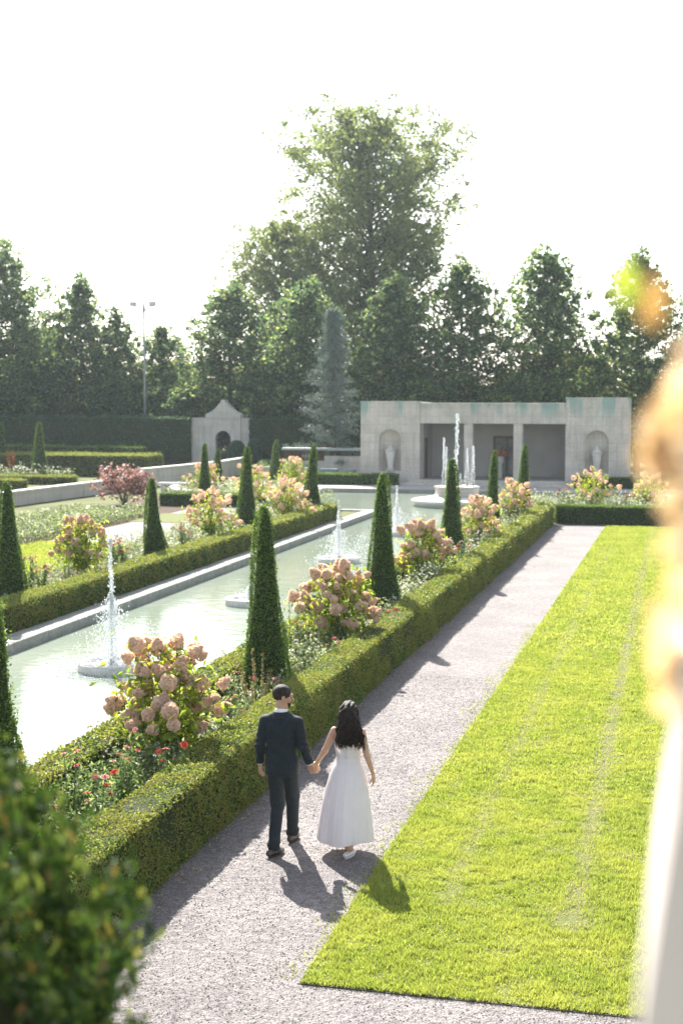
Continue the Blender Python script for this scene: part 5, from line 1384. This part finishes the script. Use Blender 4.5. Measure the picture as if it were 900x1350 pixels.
def woman():
    o = empty('person', (-3.47, 14.37, 0)); tag(o, 'woman with long dark wavy hair in a strapless white dress', 'person', 'couple walking hand in hand')
    la = [(-.150, -.005, 1.305), (-.245, -.035, 1.09), (-.345, -.035, .935)]
    ra = [(.150, -.005, 1.305), (.215, -.05, 1.065), (.270, .0, .855)]
    hc = (-.005, .035, 1.505); face = unit((-.62, .78, -.06))
    b = Field((-.46, -.34, 0), (.36, .30, 1.66), .0062)
    b.ell((0, 0, .88), (.12, .09, .11)); b.chain([(0, 0, .92), (0, 0, 1.05), (0, 0, 1.20)], [.085, .072, .086], .03, (1.25, .85, 1))
    b.chain([(-.095, 0, 1.285), (.095, 0, 1.285)], [.048, .048], .05); b.chain([(0, -.015, 1.29), (-.003, .012, 1.44)], [.050, .043], .03)
    for q in (-1, 1): b.ell((q*.075, -.085, 1.22), (.055, .018, .07), None, .04)           # shoulder blades
    b.chain(la, [.041, .032, .021], .02); b.chain(ra, [.041, .032, .021], .02)
    legs = [((-.07, 0, .82), (-.07, .08, .47), (-.05, .14, .10)), ((.07, 0, .82), (.07, .02, .47), (.045, -.16, .10))]
    for l in legs: b.chain(l, [.085, .052, .030], .03); b.chain([l[2], (l[2][0]+.01, l[2][1]+.115, .04)], [.030, .022], .02)
    hand(b, la[2], (-.10, .05, -1), (.3, -1, 0), 1.0, .88, -1)
    hand(b, ra[2], (.08, .18, -1), (1, -.1, .1), .55, .88, 1)
    Rm, L = head(b, hc, face, .94)
    b.build('body', M['skinw'], o)
    for q in (-1, 1):
        e = MB(); blobs(e, [L(q*.030, .073, .006)], .0100, ICO2); e.build('eye', M['eye'], o)
    # hair: scalp volume plus many long wavy locks
    h = Field((-.2, -.22, 1.0), (.2, .2, 1.66), .006)
    h.ell(L(0, -.02, .034), (.083, .098, .092), Rm); h.cut(lambda P: ((P-np.array(hc))@Rm)[..., 1]-.050-.9*np.maximum(0, ((P-np.array(hc))@Rm)[..., 2]-.03))
    h.chain([(-.01, -.035, 1.52), (.0, -.075, 1.40), (.02, -.105, 1.27), (.045, -.11, 1.20)], [.072, .074, .066, .030], .04, (1.15, .7, 1))
    h.folds(lambda P: .004*np.sin(P[..., 0]*120+3*np.sin(P[..., 2]*26)))
    hv, hq = h.mesh(); mb = MB(); mb.add(hv, hq, 0, True)
    rng = np.random.default_rng(12)
    for i in range(130):
        u = rng.uniform(-1, 1); t = np.linspace(0, 1, 20); L_ = rng.uniform(.26, .41)
        x0 = u*.075; x1 = .062+u*.15+rng.normal()*.012; z0 = 1.585-abs(u)*.06; z1 = z0-L_-.02*(1-abs(u))
        ph = rng.uniform(0, 6.28); fr = rng.uniform(11, 16)
        x = x0+(x1-x0)*t**.8+.028*t**.7*np.sin(fr*t+ph); y = -.062-.075*np.sin(t*1.9)*(1-.3*abs(u))+.022*t*np.cos(fr*t+ph)+rng.normal()*.010-.03*t
        z = z0+(z1-z0)*t
        r = .0105*(1-t**2.5)*rng.uniform(.7, 1.2)+.0015
        mb.tube(np.stack([x, y, z], 1), r, 5)
    for i in range(44):
        t = np.linspace(0, 1, 12); ph = rng.uniform(0, 6); s = rng.choice([-1, 1])
        x = s*.07+.05*t+s*rng.uniform(.0, .07)*t+.024*np.sin(11*t+ph); y = .01-.10*t+.01*np.cos(9*t+ph); z = 1.57-.42*t
        mb.tube(np.stack([x, y-rng.uniform(0, .04)*t, z*1.], 1), rng.uniform(.002, .006)*(1-t**2)+.001, 5)
    mb.build('hair', M['hair'], o)
    # dress: one lofted shell from the bust line to the hem
    n = 160; a = np.linspace(0, 2*math.pi, n, endpoint=False)
    prof = [(1.195, .148, .116, 0), (1.185, .151, .118, 0), (1.14, .147, .114, 0), (1.08, .134, .103, 0), (1.03, .127, .096, 0), (1.0, .126, .095, 0), (.985, .130, .098, .3), (.95, .152, .124, .8),
            (.90, .172, .145, 1), (.82, .198, .172, 1), (.70, .226, .200, 1.1), (.56, .250, .228, 1.2), (.42, .270, .250, 1.3), (.30, .285, .266, 1.4), (.22, .293, .275, 1.45), (.165, .297, .279, 1.5), (.158, .296, .278, 1.5)]
    prof = [(z, rx*(1+.02*max(0, min(1, (.98-z)*2.5))), ry*(1+.04*max(0, min(1, (.98-z)*2.5))), pl) for z, rx, ry, pl in prof]
    rings = []
    for z, rx, ry, pl in prof:
        w = 1-.012*pl + pl*(.007*np.sin(a*13+.5+.6*math.sin(z*4))*min(1, (1.05-z)*2)+.005*np.sin(a*31+1.1*z*3)+.012*np.sin(a*8+1+2*math.sin(z*3))*min(1, (1.05-z)*1.3)+.022*np.sin(a*5+2+z*2)*min(1, (1.05-z)*1.6))
        top = z + (np.where(z > 1.18, .022*np.maximum(0, np.sin(a)), 0) if z > 1.18 else 0)
        sh = max(0, (1.0-z))
        x = rx*w*np.cos(a)-.035*sh*(1 if True else 0); y = ry*w*np.sin(a)-.03*sh
        # the trailing heel pushes the cloth back a little
        y = y-.035*np.exp(-((a-4.95)/.35)**2)*sh*1.0
        # centre back seam
        y = y+.004*np.exp(-((a-4.712)/.02)**2)
        zz = top+0*a + (-.018*np.sin(a*3+1)*max(0, .3-z)/.2 if z < .3 else 0)
        rings.append(np.stack([x, y, zz], 1))
    V = np.concatenate(rings); m = len(rings)
    i = np.arange(n); jn = (i+1) % n
    F = np.concatenate([np.stack([k*n+i, (k+1)*n+i, (k+1)*n+jn, k*n+jn], 1) for k in range(m-1)])
    inner = []
    for r_ in rings:
        c = r_.mean(0)*[1, 1, 0]; q = r_.copy(); d = q[:, :2]-c[:2]; q[:, :2] -= d/np.linalg.norm(d, axis=1)[:, None]*.004; inner.append(q)
    VI = np.concatenate(inner); o2 = len(V)
    FI = F[:, ::-1]+o2
    FT = np.stack([jn, i+o2, i, jn+o2], 1)[:, [2, 0, 3, 1]]; b0 = (m-1)*n
    FB = np.stack([b0+jn, b0+i, b0+i+o2, b0+jn+o2], 1)
    db = MB(); db.add(np.concatenate([V, VI]), np.concatenate([F, FI, FT, FB]), 0, True); ds = db.build('dress', M['gown'], o)
    wb = MB(); rr = [(z, rx, ry) for z, rx, ry in ((.985, .136, .104), (.992, .133, .101), (1.012, .132, .100), (1.018, .130, .098))]
    VV = np.concatenate([np.stack([rx*np.cos(a), ry*np.sin(a), z+0*a], 1) for z, rx, ry in rr]); wb.add(VV, np.concatenate([np.stack([k*n+i, k*n+jn, (k+1)*n+jn, (k+1)*n+i], 1) for k in range(3)]), 0, True)
    wb.build('waist_seam', M['gown'], ds)
    sm = MB()
    pts = [(-.035*max(0, 1-z), -ry-.03*max(0, 1-z)-.001*0, z) for z, rx, ry, pl in prof if z >= 1.0 or z < -1]
    sm.tube([(0, -.1225, 1.19), (0, -.1185, 1.14), (0, -.1075, 1.08), (0, -.1005, 1.03)], .0022, 5); sm.build('zip', M['gown'], ds)
    for w in ((la, .92), (ra, .90)):
        arm = w[0]; p = np.array(arm[1])*(1-w[1])+np.array(arm[2])*w[1]; d = unit(np.array(arm[2])-arm[1]); u = unit(np.cross(d, [0, 1, 0])); v = np.cross(d, u)
        br = MB(); br.tube([p+(u*math.cos(t)+v*math.sin(t))*.028 for t in np.linspace(0, 2*math.pi, 18)], .0028, 5); br.build('bracelet', M['gold'], o)
    shoe('shoe', (-.05, .15, 0), R(4), M['whiteleather'], o, woman=True)
    shoe('shoe', (.045, -.165, 0), R(-12), M['whiteleather'], o, woman=True)
    return o
man(); woman()
#PEOPLE-END

# ------------------------------------------------------------------ camera, light, sky, air
cam = bpy.data.cameras.new('camera'); co = bpy.data.objects.new('camera', cam); COL.objects.link(co)
cam.sensor_fit = 'VERTICAL'; cam.sensor_height = 36; cam.sensor_width = 24; cam.lens = 50
cam.clip_start = .05; cam.clip_end = 2000
co.location = (0, 0, 4.85); co.rotation_euler = (R(90-4.726), 0, R(13.854))
cam.dof.use_dof = True; cam.dof.focus_distance = 14.9; cam.dof.aperture_fstop = 2.4
scene.camera = co
AZ, EL = -29.0, 39.5                      # sun: ahead and to the left
sd = bpy.data.lights.new('sun', 'SUN'); sd.energy = 5.0; sd.angle = R(.53); sd.color = (1, .95, .88)
so = bpy.data.objects.new('sun', sd); COL.objects.link(so)
so.rotation_euler = (R(-(90-EL)), 0, R(-AZ))
so.rotation_euler = (R(90-EL), 0, R(180-AZ))
world = bpy.data.worlds.new('World'); scene.world = world; world.use_nodes = True
nt = world.node_tree; bg = nt.nodes['Background']
sk = nt.nodes.new('ShaderNodeTexSky'); sk.sky_type = 'NISHITA'; sk.sun_disc = False
sk.sun_elevation = R(EL); sk.sun_rotation = R(AZ); sk.altitude = 100; sk.air_density = 1.0; sk.dust_density = 1.5; sk.ozone_density = 1
hs_ = nt.nodes.new('ShaderNodeHueSaturation'); hs_.inputs['Saturation'].default_value = .5
nt.links.new(sk.outputs[0], hs_.inputs['Color']); nt.links.new(hs_.outputs[0], bg.inputs[0]); bg.inputs[1].default_value = .105
HAZE = .00024
if HAZE:
    mb = MB(); mb.box(-440, 440, -70, 440, -1.2, 28.5)
    m, n_, out = newmat('haze_air'); v = n_.nodes.new('ShaderNodeVolumePrincipled')
    v.inputs['Color'].default_value = (.80, .92, 1, 1); v.inputs['Density'].default_value = HAZE; v.inputs['Anisotropy'].default_value = .45
    n_.links.new(v.outputs[0], out.inputs['Volume'])
    tag(mb.build('haze', m), kind='stuff')
scene.view_settings.view_transform = 'Standard'; scene.view_settings.look = 'None'
scene.view_settings.exposure = 1.62; scene.view_settings.gamma = 1
scene.render.engine = 'CYCLES'
cy = scene.cycles
cy.max_bounces = 8; cy.diffuse_bounces = 3; cy.glossy_bounces = 3; cy.transmission_bounces = 4; cy.volume_bounces = 0; cy.transparent_max_bounces = 8
cy.use_denoising = True
